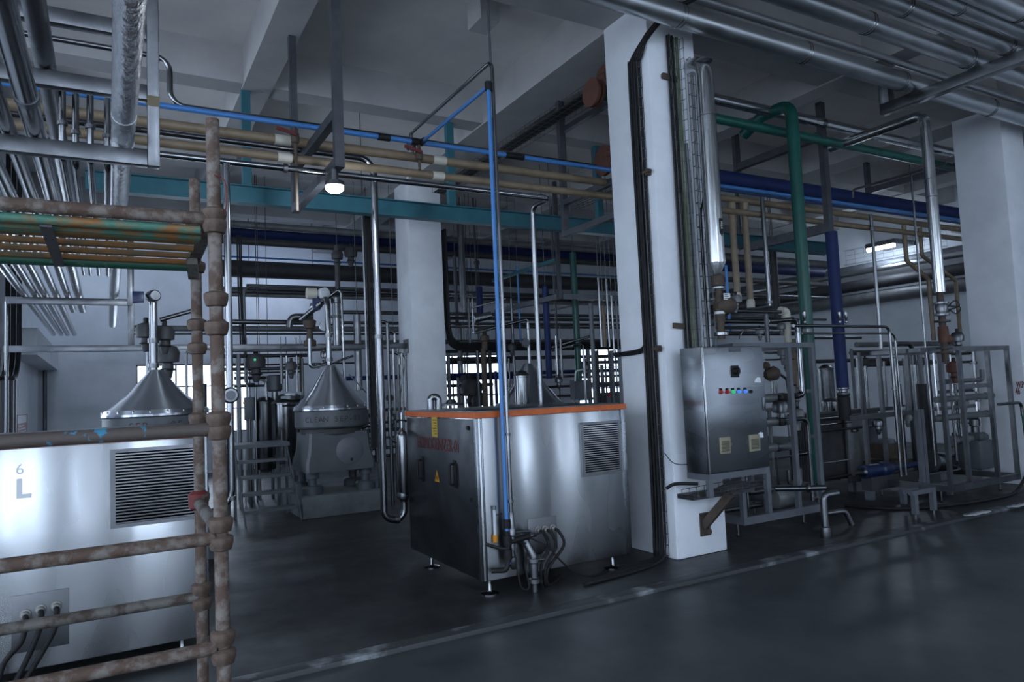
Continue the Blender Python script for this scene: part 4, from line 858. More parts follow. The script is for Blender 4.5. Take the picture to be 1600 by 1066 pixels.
# trays on the front face
def fx(px, py): return W(px, py, Y=CYF).x
xa = (fx(1060, 200)+fx(1076, 500))/2
zt2, zb2 = W(1060, 62, Y=CYF).z, W(1090, 545, Y=CYF).z-.02
wire_tray('wire basket tray with dark and greenish cables on the column front', (xa, CYF, zb2), (xa, CYF, zt2), (1, 0, 0), (0, -1, 0), .17, .05)
def vert(x, o, dx=.006): return [(x+wob(dx), CYF-o, zb2+(zt2-zb2)*i/7) for i in range(8)]
bundle('black cables at the left edge of the front tray', [vert(xa-.085+.016*k, .02+.015*(k % 2), .003) for k in range(4)], 'cable', r=.010)
bundle('greenish grey cables filling the front tray on the column', [vert(xa-.005+.014*k, .018+.012*(k % 2), .005) for k in range(4)], 'gcable', r=.008)
hose('blue-grey cable beside the front tray on the column', [(xa+.085, CYF-.015, W(1070, 225, Y=CYF).z), (xa+.10, CYF-.018, 2.9), (xa+.10, CYF-.018, zb2)], .035, 'greysection', name='cable', cat='cable')
xb = (fx(1081, 150)+fx(1105, 500))/2
wire_tray('narrow wire basket tray above the steel control cabinet', (xb, CYF, zb2), (xb, CYF, W(1080, 95, Y=CYF).z), (1, 0, 0), (0, -1, 0), .105, .05, .115)
hose('single black cable snaking down the narrow tray to the cabinet', [(xb+.06, CYF-.03, 4.55), (xb+.055, CYF-.03, 3.6), (xb+.03, CYF-.03, 3.35), (xb-.02, CYF-.03, 3.2), (xb-.03, CYF-.03, 2.8), (xb-.02, CYF-.03, zb2)], .024, 'cable', name='cable', cat='cable')
for (q, w) in (((1040, 120), 'upper'), ((1058, 509), 'lower')):
    c = W(*q, Y=CYF); tag(mk('tray_bracket', lambda bm: bar(bm, (c.x-.05, CYF-.01, c.z), (c.x+.14, CYF-.01, c.z-.01), .03, .05), M['brown']), '%s rusty bracket stub behind the front tray' % w, 'bracket')
# clad cone-ended pipe right of the column
qx = (W(1103, 200, Y=4.78).x+W(1121, 395, Y=4.78).x)/2; qy = 4.78
z0, z1, z2 = W(1098, 92, Y=qy).z, W(1119, 410, Y=qy).z, W(1122, 430, Y=qy).z
cp_ = pipe('shiny clad pipe with a cone end beside the near column', [(qx, 5.75, z0-.02), (qx, qy, z0-.02), (qx, qy, z1)], .165, 'chrome', 'clad_pipe', bend=.14, seg=24, clamps=[(1, .28), (1, .0)], cd=1.02, cname='cladding_band', cl=.006)
mk('cone_end', lambda bm: lathe(bm, [(.03, z2), (.085, z1-.01), (.086, z1+.01)], (qx, qy, 0), seg=24), M['chrome'], cp_)
ang = Vector((.1, -.995, 0)).normalized(); lc = Vector((qx, qy, W(1129, 358, Y=qy).z))+ang*.0835
side_ = Vector((.995, .1, 0)).normalized()
lb_ = mk('flow_label', lambda bm: prism(bm, [lc-side_*.022+Vector((0, 0, .075)), lc+side_*.022+Vector((0, 0, .075)), lc+side_*.022-Vector((0, 0, .055)), lc-Vector((0, 0, .09)), lc-side_*.022-Vector((0, 0, .055))], ang*.002), M['black'], cp_)
lettering('MILK', .034, lc+ang*.003+Vector((0, 0, .01)), (0, 0, -1), side_, M['white'], cp_)
bv = thing('control_valve', 'rust-brown control valve with a white tag below the cone-ended pipe', 'valve', (qx+.01, qy, 1.98))
def zy(py): return W(1125, py, Y=qy).z
mk('valve_stem', lambda bm: lathe(bm, [(.035, zy(530)), (.035, zy(505)), (.045, zy(500)), (.045, zy(470)), (.034, zy(465)), (.034, zy(450)), (.062, zy(447)), (.062, zy(432)), (.03, zy(428))], (qx+.005, qy, 0), seg=14), M['brown'], bv)
mk('bonnet', lambda bm: lathe(bm, [(.05, -.06), (.085, 0), (.09, .06), (.06, .13)], (qx+.03, qy, zy(478)), (1, -.3, .05), 16), M['brown'], bv)
mk('white_tag', lambda bm: box(bm, (qx-.01, qy-.075, zy(470)), (qx+.075, qy-.072, zy(460))), M['white'], bv)
for k in range(3): mk('tag_print', lambda bm: box(bm, (qx+.0, qy-.0765, zy(468.4)+.018*k), (qx+.06-.01*k, qy-.0745, zy(468.4)+.018*k+.005)), M['brown'], bv)
for py in (449, 489): mk('white_band', lambda bm: lathe(bm, [(.047, -.012), (.047, .012)], (qx+.005, qy, zy(py)), seg=14), M['white'], bv)
mk('bottom_clamp', lambda bm: lathe(bm, [(.05, 0), (.07, .005), (.07, .03), (.04, .035)], (qx+.005, qy, zy(525)), seg=14), M['steel'], bv)

# ================================================================== control cabinet
PX0, PX1, PY0, PY1, PZ0, PZ1_ = 4.50, 5.255, 4.55, 4.83, .792, 1.90
pc = thing('control_cabinet', 'stainless control cabinet with lit push buttons on the near column', 'cabinet', ((PX0+PX1)/2, 4.69, PZ0))
mk('enclosure', lambda bm: box(bm, (PX0, PY0+.02, PZ0), (PX1, PY1, PZ1_), .006), M['sheet_v'], pc)
dr = mk('door', lambda bm: box(bm, (PX0+.012, PY0, PZ0+.008), (PX1-.002, PY0+.02, PZ1_-.006), .004), M['sheet_v'], pc)
mk('door_edge', lambda bm: box(bm, (PX0-.001, PY0-.006, PZ0+.006), (PX0+.010, PY0+.018, PZ1_-.004), .003), M['chrome'], pc)
def pp(x, y): return W(x, y, Y=PY0)
c = pp(1148, 580); sw = mk('rotary_switch', lambda bm: box(bm, (c.x-.048, PY0-.008, c.z-.055), (c.x+.048, PY0, c.z+.05), .004), M['black'], dr)
mk('switch_knob', lambda bm: (lathe(bm, [(.035, 0), (.03, .02), (.028, .035)], (c.x, PY0-.008, c.z), (0, -1, 0), 16), box(bm, (c.x-.007, PY0-.055, c.z-.03), (c.x+.007, PY0-.04, c.z+.03))), M['black'], pc)
for px, m in ((1126, 'redlamp'), (1136, 'redlamp'), (1145, 'green_on'), (1154, 'blue_on'), (1164, 'blue_on')):
    c = pp(px, 613-(px-1126)*.03); b_ = mk('push_button', lambda bm: lathe(bm, [(.018, 0), (.018, .008), (.014, .01), (.014, .022), (0, .024)], (c.x, PY0, c.z), (0, -1, 0), 14), M[m], dr)
    mk('button_plate', lambda bm: box(bm, (c.x-.018, PY0-.003, c.z+.015), (c.x+.018, PY0, c.z+.035)), M['black'], pc)
c = pp(1173, 612); mk('key_switch', lambda bm: lathe(bm, [(.016, 0), (.015, .012), (0, .013)], (c.x, PY0, c.z), (0, -1, 0), 14), M['black'], dr)
c = pp(1190.5, 631); mk('door_latch', lambda bm: box(bm, (PX1-.05, PY0-.012, c.z-.06), (PX1-.018, PY0, c.z+.06), .004), M['section'], dr)
for a, b_ in (((1123, 684), (1141, 708)), ((1169, 680), (1187, 704))):
    q0, q1 = pp(*a), pp(*b_)
    fr_ = mk('filter_vent', lambda bm: box(bm, (q0.x, PY0-.014, q1.z), (q1.x, PY0, q0.z), .003), M['ventcream'], dr)
    mk('filter_mesh', lambda bm: [box(bm, (q0.x+.018, PY0-.017, q1.z+.02+.0105*j), (q1.x-.018, PY0-.013, q1.z+.026+.0105*j)) for j in range(int((q0.z-q1.z-.045)/.0105))], M['ventmesh'], pc)
c = pp(1148, 545); mk('lifting_plate', lambda bm: box(bm, (c.x-.07, PY0-.004, PZ1_-.05), (c.x+.07, PY0, PZ1_-.012)), M['darksheet'], dr)
for c in (pp(1184, 594), pp(1188, 680)): mk('paint_patch', lambda bm: prism(bm, [(c.x-.045, PY0-.0006, c.z-.02), (c.x+.04, PY0-.0006, c.z-.025), (c.x+.035, PY0-.0006, c.z+.02), (c.x-.0, PY0-.0006, c.z+.026), (c.x-.03, PY0-.0006, c.z+.01)], (0, .0006, 0)), M['chalk'], dr)
c = pp(1102, 549); mk('type_label', lambda bm: box(bm, (c.x+.0, PY0-.001, c.z-.03), (c.x+.12, PY0, c.z+.02)), M['section'], dr)
cs = mk('support_frame', lambda bm: (box(bm, (PX0, PY0+.01, PZ0-.055), (PX1, PY0+.05, PZ0)), box(bm, (PX0, PY1-.04, PZ0-.055), (PX1, PY1, PZ0)), box(bm, (PX0, PY0+.05, PZ0-.055), (PX0+.04, PY1-.04, PZ0)), box(bm, (PX1-.04, PY0+.05, PZ0-.055), (PX1, PY1-.04, PZ0))), M['greysection'], pc)
for x in (PX0+.02, PX1-.02): mk('support_leg', lambda bm: box(bm, (x-.025, PY0+.01, PZ0-.20), (x+.025, PY0+.05, PZ0-.055)), M['greysection'], pc)
mk('support_bearer', lambda bm: box(bm, (PX0-.02, PY0+.2, PZ0-.24), (PX1, PY1+.12, PZ0-.2)), M['darksection'], pc)
wire_tray('wire basket tray hanging under the steel control cabinet', (PX0-.12, PY0+.13, PZ0-.20), (PX1+.02, PY0+.13, PZ0-.17), (0, 1, 0), (0, 0, 1), .2, .06, .085)
bundle('dusty cables lying in the tray under the control cabinet', [[(PX0-.05, PY0+.09+.025*k, PZ0-.185), (PX0+.2, PY0+.1+.02*k, PZ0-.175), (PX0+.45, PY0+.08+.025*k, PZ0-.165+.01*k), (PX1-.05, PY0+.1+.02*k, PZ0-.155)] for k in range(5)], 'dark_lag', r=.012)
hose('black hose from the tall bundle into the tray under the cabinet', [W(1041, 764, Y=4.93), W(1050, 758, Y=4.90), W(1062, 756, Y=4.85), (PX0+.05, 4.75, PZ0-.1)], .03, 'black')
hose('loose thin black wire drooping from bundle to cabinet side', [W(1038, 708, Y=4.93), W(1050, 722, Y=4.9), W(1062, 726, Y=4.88), (PX0, 4.82, W(1072, 726, Y=4.82).z)], .008, 'black', name='wire', cat='wire')
a, b_ = W(1100, 822, Y=4.955), W(1142, 772, Y=4.66)
db = thing('diagonal_bracket', 'rusty diagonal pipe brace from the column foot to the cabinet', 'brace', a)
mk('brace', lambda bm: bar(bm, a, b_, .055, .075), M['brown'], db)
mk('wall_plate', lambda bm: box(bm, (a.x-.05, 4.945, a.z-.09), (a.x+.07, 4.96, a.z+.12)), M['brown'], db)
mk('foot_bolt', lambda bm: lathe(bm, [(.03, 0), (.03, .05)], (a.x+.02, 4.955, a.z-.05), (0, -1, 0), 8), M['brown'], db)

# ================================================================== pipe skids at right
def skid(label, x0, x1, y0, y1, z0, z1, posts, sec=.05, mid=(), m='greysection'):
    t = thing('pipe_skid', label, 'frame', ((x0+x1)/2, (y0+y1)/2, 0))
    h = sec/2
    for y in (y0, y1):
        mk('bottom_rail', lambda bm: box(bm, (x0, y-h, z0), (x1, y+h, z0+sec*1.5)), M[m], t)
        mk('top_rail', lambda bm: box(bm, (x0, y-h, z1-sec), (x1, y+h, z1)), M[m], t)
        for x in posts: mk('post', lambda bm: box(bm, (x-h, y-h+.002, z0+sec*1.5), (x+h, y+h-.002, z1-sec)), M[m], t)
    for x in (x0+h, x1-h):
        mk('bottom_rail', lambda bm: box(bm, (x-h, y0+h, z0), (x+h, y1-h, z0+sec*1.5)), M[m], t)
        mk('top_rail', lambda bm: box(bm, (x-h, y0+h, z1-sec), (x+h, y1-h, z1)), M[m], t)
    for a, b, z in mid: mk('cross_rail', lambda bm: box(bm, (a, y0-h, z-h), (b, y0+h, z+h)), M[m], t)
    for x in (x0+.12, x1-.12):
        for y in (y0+.18, y1-.1): mk('foot', lambda bm: lathe(bm, [(.03, 0), (.016, .012), (.016, z0+.01)], (x, y, 0), seg=10), M['dsteel'], t)
    return t
SY = 5.14
def sx_(px, py, y=SY): return W(px, py, Y=y).x
p_ = [sx_(1159, 790)+.02, sx_(1200, 775), sx_(1239, 660), sx_(1275, 650)]
sk = skid('grey frame of pipework behind the control cabinet', p_[0]-.025, p_[3]+.025, SY, 6.1, .15, W(1230, 536, Y=SY).z, p_)
SX1 = p_[3]
def tubeset(label, y, q0, q1, d, m='dsteel', elbow=None, **k):
    a, b = W(*q0, Y=y), W(*q1, Y=y); b.z = a.z; pts = [a, b]
    if elbow: pts.append((b.x, b.y, b.z+elbow))
    return pipe(label, pts, d, m, bend=d*.9, **k)
tubeset('top one of three fat tubes behind the control cabinet', 5.45, (1150, 626), (1238, 621), .095, 'tube_grey', .12, clamps=[(0, .8)], cd=1.15)
tubeset('middle one of three fat tubes behind the control cabinet', 5.45, (1150, 664), (1243, 657), .10, 'tube_grey', -.12, clamps=[(0, .75)], cd=1.15)
tubeset('lowest one of three fat tubes behind the control cabinet', 5.45, (1150, 706), (1240, 696), .095, 'tube_grey', .10, clamps=[(0, .7)], cd=1.15)
x = sx_(1251, 580, 5.3); pipe('polished stout pipe descending at the right end of the first skid', [(x, 5.3, W(1245, 520, Y=5.3).z), (x, 5.3, W(1257, 617, Y=5.3).z), (x-.2, 5.3, W(1257, 619, Y=5.3).z)], .068, bend=.05)
a = W(1244, 655, Y=5.28); pipe('polished pipe curving down the right end of the first skid', [a, (a.x+.18, 5.28, a.z), (a.x+.18, 5.28, W(1270, 782, Y=5.28).z)], .05, bend=.1)
a = W(1232, 740, Y=5.5); pipe('grey U shaped pipe low in the first skid', [(a.x, 5.5, a.z+.04), (a.x, 5.5, W(1240, 762, Y=5.5).z), (a.x+.2, 5.5, W(1240, 762, Y=5.5).z), (a.x+.2, 5.5, a.z+.04)], .045, 'dsteel', bend=.09)
pipe('thin polished pipe bending down inside the first skid top', [W(1187, 588, Y=5.4), W(1217, 584, Y=5.4), W(1229, 592, Y=5.4), W(1232, 612, Y=5.4)], .03, bend=.05)
mt = W(1219, 777, Y=5.5); mo = thing('pump_motor', 'round grey pump motor low in the first pipe skid', 'motor', (mt.x, 5.5, .23))
mk('motor_body', lambda bm: lathe(bm, [(.06, -.16), (.115, -.14), (.13, -.1), (.13, .1), (.11, .13), (.05, .14)], (mt.x, 5.5, mt.z), (1, 0, 0), 24), M['tube_grey'], mo)
mk('fan_cover', lambda bm: lathe(bm, [(.125, .08), (.125, .15), (.1, .17), (0, .17)], (mt.x, 5.5, mt.z), (1, 0, 0), 24), M['greysection'], mo)
mk('base', lambda bm: box(bm, (mt.x-.1, 5.42, .20), (mt.x+.1, 5.58, mt.z-.1)), M['cast'], mo)
mk('white_plate', lambda bm: box(bm, (mt.x-.0, 5.40, mt.z+.11), (mt.x+.06, 5.44, mt.z+.125)), M['white'], mo)
c = W(1172, 770, Y=5.5); pipe('rust-tinted elbow pipe feeding the pump motor skid', [(c.x-.06, 5.5, c.z+.12), (c.x-.06, 5.5, c.z), (mt.x-.14, 5.5, c.z-.0)], .07, 'dsteel', bend=.07)
c = W(1150, 795, Y=5.6); pipe('dull pipe crossing low behind the column foot', [(5.2, 5.6, c.z), (c.x+.4, 5.6, c.z+.0)], .06, 'dsteel')
pipe('slim upright pipe between the short posts of the first skid', [(sx_(1170, 800, 5.4), 5.4, .2), (sx_(1170, 800, 5.4), 5.4, .66)], .028)
dg_ = thing('diaphragm_valve', 'dirty brown valve bonnet beside the control cabinet edge', 'valve', W(1207, 584, Y=5.35))
c = W(1207, 584, Y=5.35)
mk('bonnet', lambda bm: lathe(bm, [(.04, -.09), (.075, -.05), (.08, .03), (.05, .07)], c, (1, -.3, .2), 16), M['brown'], dg_)
mk('handle', lambda bm: lathe(bm, [(.03, -.03), (.045, 0), (.03, .03)], c+Vector((-.09, 0, .09)), (0, -1, .2), 12), M['brown'], dg_)
actuator('dull steel valve body between the top and middle fat tubes', W(1220, 640, Y=5.4), .8, 'dsteel')
# pipes over the first skid
for k, (y, q0, q1, d, m, lab) in enumerate((
    (5.5, (1150, 486), (1222, 486), .042, 'dsteel', 'dull tube meeting the cream elbow above the first skid'),
    (5.8, (1120, 502), (1245, 500), .05, 'dsteel', 'dull tube just under the cream elbow tube'),
    (6.0, (1120, 512), (1245, 510), .04, 'dark_lag', 'dark tube third above the first skid'),
    (5.9, (1118, 521), (1240, 519), .055, 'dsteel', 'lowest dull tube above the first skid top'),
    (6.5, (1118, 497), (1290, 494), .035, 'dsteel', 'thin rear tube above the first skid'))):
    tubeset(lab, y, q0, q1, d, m)
ce = W(1229, 500, Y=5.5); e_ = thing('plastic_elbow', 'cream plastic elbow pipe above the first skid', 'pipe', (ce.x, 5.5, 2.0))
zz = W(1229, 486, Y=5.5).z
mk('elbow', lambda bm: tube(bm, [(ce.x-.09, 5.5, zz), (ce.x, 5.5, zz), (ce.x, 5.5, zz-.14)], .048, 14, .045), M['cream'], e_)
mk('riser', lambda bm: lathe(bm, [(.04, 2.0), (.04, zz-.12), (.052, zz-.12), (.052, zz-.09)], (ce.x, 5.5, 0), seg=14), M['cream'], e_)
pipe('steel elbow dropping right of the cream elbow', [W(1200, 502, Y=5.35), W(1243, 499, Y=5.35), W(1247, 524, Y=5.35)], .052, bend=.06, clamps=[(1, .9)])
pipe('thin bright tube curving out above the first skid', smoothpath([W(1156, 530, Y=5.2), W(1158, 521, Y=5.2), W(1166, 515, Y=5.2), W(1196, 513, Y=5.2)]), .018, 'steel')
V('grey upright strut above the first skid', 5.3, (1198, 510), 491, 535, 7, 'darksection', name='strut', cat='post')
# polished pair crossing the green and blue drops
for k, (q, dz, w) in enumerate((((1300, 508), 0, 'upper'), ((1300, 520), 0, 'lower'))):
    y = 5.25; a = W(1240+k*14, q[1]+1, Y=y); b_ = W(1389+k*9, q[1], Y=y); b_.z = a.z
    pipe('%s polished pipe crossing the green and blue drops then turning down' % w, [a, b_, (b_.x, y, .35)], .036 if k == 0 else .024, bend=.09, clamps=[(1, .42)])
y = 5.35; b_ = W(1397, 512, Y=y); pipe('third polished upright pipe beside the crossing pair', [(b_.x, y, 1.95), (b_.x, y, .35)], .032)
for k, px in enumerate((1257, 1312, 1322)):
    c = W(px, 500, Y=5.25); tag(mk('air_vent', lambda bm: lathe(bm, [(.014, -.04), (.02, -.02), (.012, 0), (.022, .02), (.022, .09), (.012, .1)], c, seg=10), M['steel']), ('small bright vent valve on the crossing pipe at the green drop', 'first small bright vent valve at the blue drop', 'second small bright vent valve right of the blue drop')[k], 'valve')
# floor drain riser
dx_ = W(1291, 840, Z=0)
dr_ = thing('drain_riser', 'galvanised drain riser elbow standing on the floor before the skid', 'pipe', (dx_.x, dx_.y, 0))
zt = W(1288, 774, Y=dx_.y).z
mk('riser', lambda bm: tube(bm, [(dx_.x, dx_.y, .10), (dx_.x, dx_.y, zt), (dx_.x+.19, dx_.y-.02, zt+.005)], .034, 14, .05), M['section'], dr_)
mk('floor_socket', lambda bm: lathe(bm, [(.05, 0), (.055, .02), (.048, .1), (.036, .11)], (dx_.x, dx_.y, 0), seg=16), M['section'], dr_)
mk('upper_arm', lambda bm: tube(bm, [(dx_.x+.12, dx_.y+.05, zt+.06), (dx_.x-.05, dx_.y+.25, zt+.05), (dx_.x-.22, dx_.y+.40, zt+.05)], .028, 12), M['dsteel'], dr_)
mk('clamp', lambda bm: lathe(bm, [(.04, -.02), (.05, 0), (.04, .02)], (dx_.x+.0, dx_.y+.17, zt+.055), (-.6, .7, 0), 12), M['steel'], dr_)
a = W(1300, 822, Y=4.85); pipe('low galvanised elbow pipe along the floor behind the drain riser', [(a.x-.05, 4.95, .17), (a.x+.30, 4.9, .17), (a.x+.36, 4.88, .02)], .055, 'section', bend=.08)
# small floor stand
a, b_ = W(1431, 809, Z=0), W(1465, 803, Z=0)
fs = thing('floor_stand', 'small grey portal stand on the floor between the skids', 'stand', ((a.x+b_.x)/2, a.y, 0))
zt = W(1431, 766, Y=a.y).z
for x in (a.x, b_.x-.02): mk('leg', lambda bm: box(bm, (x-.03, a.y-.025, .04), (x+.03, a.y+.025, zt-.05)), M['greysection'], fs); 
for x in (a.x, b_.x-.02): mk('foot_bolt', lambda bm: lathe(bm, [(.012, 0), (.012, .05)], (x, a.y, 0), seg=8), M['steel'], fs)
mk('top_bar', lambda bm: box(bm, (a.x-.06, a.y-.025, zt-.05), (b_.x+.01, a.y+.025, zt)), M['greysection'], fs)
# plate heat exchanger between the skids
hy = 6.3
a, b_ = W(1320, 640, Y=hy), W(1356, 752, Y=hy); c = W(1274, 650, Y=hy)
zz0 = max(b_.z, .12)
ph = thing('plate_heat_exchanger', 'plate heat exchanger with grey end plate and dark plate pack between the skids', 'heat exchanger', ((a.x+b_.x)/2, hy, 0))
ep = mk('end_plate', lambda bm: box(bm, (a.x, hy-.02, zz0), (b_.x, hy+.03, a.z), .006), M['tube_grey'], ph)
mk('plate_pack', lambda bm: [box(bm, (c.x+.0, hy+.05+.03*j, zz0+.06), (a.x+.25, hy+.07+.03*j, a.z-.04)) for j in range(14)], M['dark_lag'], ph)
for z in (a.z-.10, a.z-.26, zz0+.12): mk('tie_bar', lambda bm: tube(bm, [(c.x, hy-.04, z), (b_.x+.45, hy-.04, z)], .016, 8), M['dsteel'], ph)
mk('carrying_bar', lambda bm: box(bm, (a.x-.02, hy-.05, a.z-.06), (b_.x+.65, hy+.03, a.z-.01)), M['dark_lag'], ph)
for (px, py) in ((1326, 655), (1342, 653)):
    q = W(px, py, Y=hy-.02); mk('port', lambda bm: lathe(bm, [(.03, 0), (.03, .04), (.02, .045)], q, (0, -1, 0), 12), M['steel'], ep)
q = W(1336, 673, Y=hy-.022); lb = mk('name_plate', lambda bm: prism(bm, [(q.x-.09, q.y, q.z-.022), (q.x+.06, q.y, q.z-.022), (q.x+.09, q.y, q.z), (q.x+.06, q.y, q.z+.022), (q.x-.09, q.y, q.z+.022)], (0, .004, 0)), M['black'], ph)
lettering('MILK', .034, q-Vector((.01, .002, 0)), (1, 0, 0), (0, 0, 1), M['white'], ph)
for x in (a.x+.06, b_.x+.75): mk('leg', lambda bm: box(bm, (x-.035, hy-.02, 0), (x+.035, hy+.05, zz0+.02)), M['greysection'], ph)
q = W(1360, 680, Y=6.6); lathe_r = .10
tag(mk('filter_housing', lambda bm: lathe(bm, [(.06, W(1360, 716, Y=6.6).z), (.1, W(1360, 712, Y=6.6).z), (.1, W(1360, 650, Y=6.6).z), (.125, W(1360, 646, Y=6.6).z), (.12, W(1360, 640, Y=6.6).z), (0, W(1360, 637, Y=6.6).z)], (q.x, 6.6, 0), seg=22), M['greysection']), 'grey upright canister beside the exchanger end plate', 'canister')
gb_ = thing('gear_pump', 'rusty brown gear pump on its base between the skids', 'pump', W(1388, 727, Y=6.1))
q0, q1 = W(1372, 727, Y=6.1), W(1402, 683, Y=6.1)
mk('gearbox', lambda bm: (box(bm, (q0.x+.04, 6.0, q0.z+.08), (q1.x-.02, 6.25, q1.z-.07), .02)), M['brown'], gb_)
mk('top_cover', lambda bm: lathe(bm, [(.12, 0), (.125, .03), (.11, .06), (.05, .075)], ((q0.x+q1.x)/2, 6.12, q1.z-.07), seg=18), M['greysection'], gb_)
mk('base_plate', lambda bm: box(bm, (q0.x-.06, 5.95, q0.z-.02), (q1.x+.08, 6.3, q0.z+.05)), M['brown'], gb_)
mk('flange_rib', lambda bm: lathe(bm, [(.13, 0), (.13, .03)], ((q0.x+q1.x)/2, 6.12, q0.z+.08), seg=18), M['brown'], gb_)
bm_ = thing('blue_pump', 'dark blue motor pump lying low before the exchanger', 'pump', W(1390, 752, Y=5.75))
q0, q1 = W(1349, 738, Y=5.75), W(1432, 734, Y=5.75); q1.z = q0.z
mk('motor_body', lambda bm: lathe(bm, [(.06, 0), (.085, .01), (.085, .30), (.07, .31)], q0, q1-q0, 20), M['motorblue'], bm_)
mk('pump_volute', lambda bm: lathe(bm, [(.05, .31), (.095, .34), (.10, .45), (.08, .52), (.05, .62), (.04, (q1-q0).length)], q0, q1-q0, 20), M['motorblue'], bm_)
mk('end_cap', lambda bm: lathe(bm, [(.03, -.2), (.03, -.02), (.06, 0)], q0, q1-q0, 14), M['dsteel'], bm_)
mk('base', lambda bm: box(bm, (q0.x+.05, 5.68, .12), (q1.x-.1, 5.82, q0.z-.07)), M['dark_lag'], bm_)
for x in (q0.x+.1, q1.x-.15): mk('leg', lambda bm: box(bm, (x-.035, 5.7, 0), (x+.035, 5.8, .12)), M['greysection'], bm_)
po = thing('frame_post', 'twin grey steel post with a dark cross arm between skids', 'frame', W(1445, 770, Y=5.3))
xx = (W(1436, 650, Y=5.3).x+W(1446, 760, Y=5.3).x)/2
for dx in (-.03, .045): mk('post', lambda bm: box(bm, (xx+dx-.032, 5.28, .18), (xx+dx+.032, 5.33, W(1436, 640, Y=5.3).z)), M['greysection'], po)
mk('cross_arm', lambda bm: box(bm, (W(1332, 645, Y=5.3).x, 5.335, W(1436, 648, Y=5.3).z), (xx+.07, 5.39, W(1436, 641, Y=5.3).z)), M['dark_lag'], po)
mk('foot_frame', lambda bm: box(bm, (xx-.5, 5.28, .12), (xx+.6, 5.34, .18)), M['greysection'], po)
for x in (xx-.45, xx+.55): mk('leg', lambda bm: box(bm, (x-.03, 5.28, 0), (x+.03, 5.34, .12)), M['greysection'], po)
# second skid
S2 = 4.9
def s2x(px, py): return W(px, py, Y=S2).x
zt2 = W(1520, 541, Y=S2).z
p2_ = [s2x(1477, 655), s2x(1506, 650), s2x(1551, 650), s2x(1581, 640)]
k2 = skid('steel frame of pipework beside the lettered right column', p2_[0]-.025, p2_[3]+.025, S2, 5.95, .15, zt2, p2_, .05, [(p2_[1], p2_[2], W(1525, 603, Y=S2).z)], 'section')
for k, (q0, q1, d, el, w) in enumerate((((1470, 597), (1535, 591), .06, .14, 'highest'), ((1462, 625), (1550, 620), .085, 0, 'second'), ((1458, 655), (1552, 651), .085, 0, 'third'), ((1488, 689), (1556, 683), .10, 0, 'fourth'), ((1455, 640), (1545, 637), .05, -.1, 'slim middle'))):
    tubeset('%s cross tube inside the frame beside the lettered column' % w, 5.3+.08*k, q0, q1, d, 'tube_grey', el or None, clamps=[(0, .12), (0, .9)], cd=1.2)
for k, (px, y0, y1, w, lab) in enumerate(((1484, 548, 720, 4, 'slim brownish upright pipe at the left of the second frame'), (1518, 548, 612, 7, 'bright upright pipe high in the second frame'), (1526, 600, 690, 6, 'pale upright pipe in the middle of the second frame'), (1533, 555, 700, 4, 'thin upright pipe right of the pale one'), (1494, 600, 735, 4, 'thin upright pipe behind the second post'), (1560, 548, 625, 4, 'thin upright pipe near the right end of the frame'))):
    V(lab, 5.5+.05*k, (px+4, (y0+y1)/2), y0, y1, w, 'dsteel' if k in (0, 4) else 'steel', clamps=[(0, .3)])
a = W(1556, 560, Y=5.6); pipe('bent pipe looping down inside the right end of the second frame', [(a.x, 5.6, a.z), (a.x+.22, 5.6, W(1565, 622, Y=5.6).z), (a.x-.05, 5.6, W(1565, 622, Y=5.6).z)], .045, 'dsteel', bend=.08)
actuator('red-brown valve head inside the second frame', W(1491, 578, Y=5.2), .8, 'flange')
actuator('dark valve head on top of the second frame', W(1496, 530, Y=5.3), .7, 'dsteel')
q0 = W(1532, 742, Y=5.5); mo = thing('skid_motor', 'olive grey motor block low in the second frame', 'motor', (q0.x, 5.5, .22))
mk('motor_body', lambda bm: box(bm, (q0.x-.17, 5.38, .22), (q0.x+.17, 5.7, .62), .03), M['cast'], mo)
mk('terminal_box', lambda bm: box(bm, (q0.x-.08, 5.42, .62), (q0.x+.08, 5.6, .72), .01), M['cast'], mo)
mk('coupling', lambda bm: lathe(bm, [(.05, .72), (.05, .8), (.07, .81), (.07, .9), (.04, .92)], (q0.x, 5.52, 0), seg=14), M['dsteel'], mo)
q0 = W(1452, 722, Y=5.7); cy_ = thing('lying_cylinder', 'shiny lying steel cylinder between the two frames', 'vessel', q0)
mk('shell', lambda bm: lathe(bm, [(.02, 0), (.13, .02), (.14, .05), (.14, .45), (.12, .48)], q0, (1, 0, -.12), 24), M['steel'], cy_)
mk('dark_end', lambda bm: lathe(bm, [(.10, -.05), (.145, -.04), (.145, .03)], q0, (1, 0, -.12), 24), M['dark_lag'], cy_)
mk('saddle', lambda bm: box(bm, (q0.x+.1, 5.62, 0), (q0.x+.35, 5.78, q0.z-.1)), M['greysection'], cy_)
V('thin bright rod between the twin post and the second frame', 5.15, (1453, 620), 545, 728, 3)
V('dark fat upright pipe behind the second frame left post', 6.4, (1448, 660), 600, 740, 22, 'dark_lag')
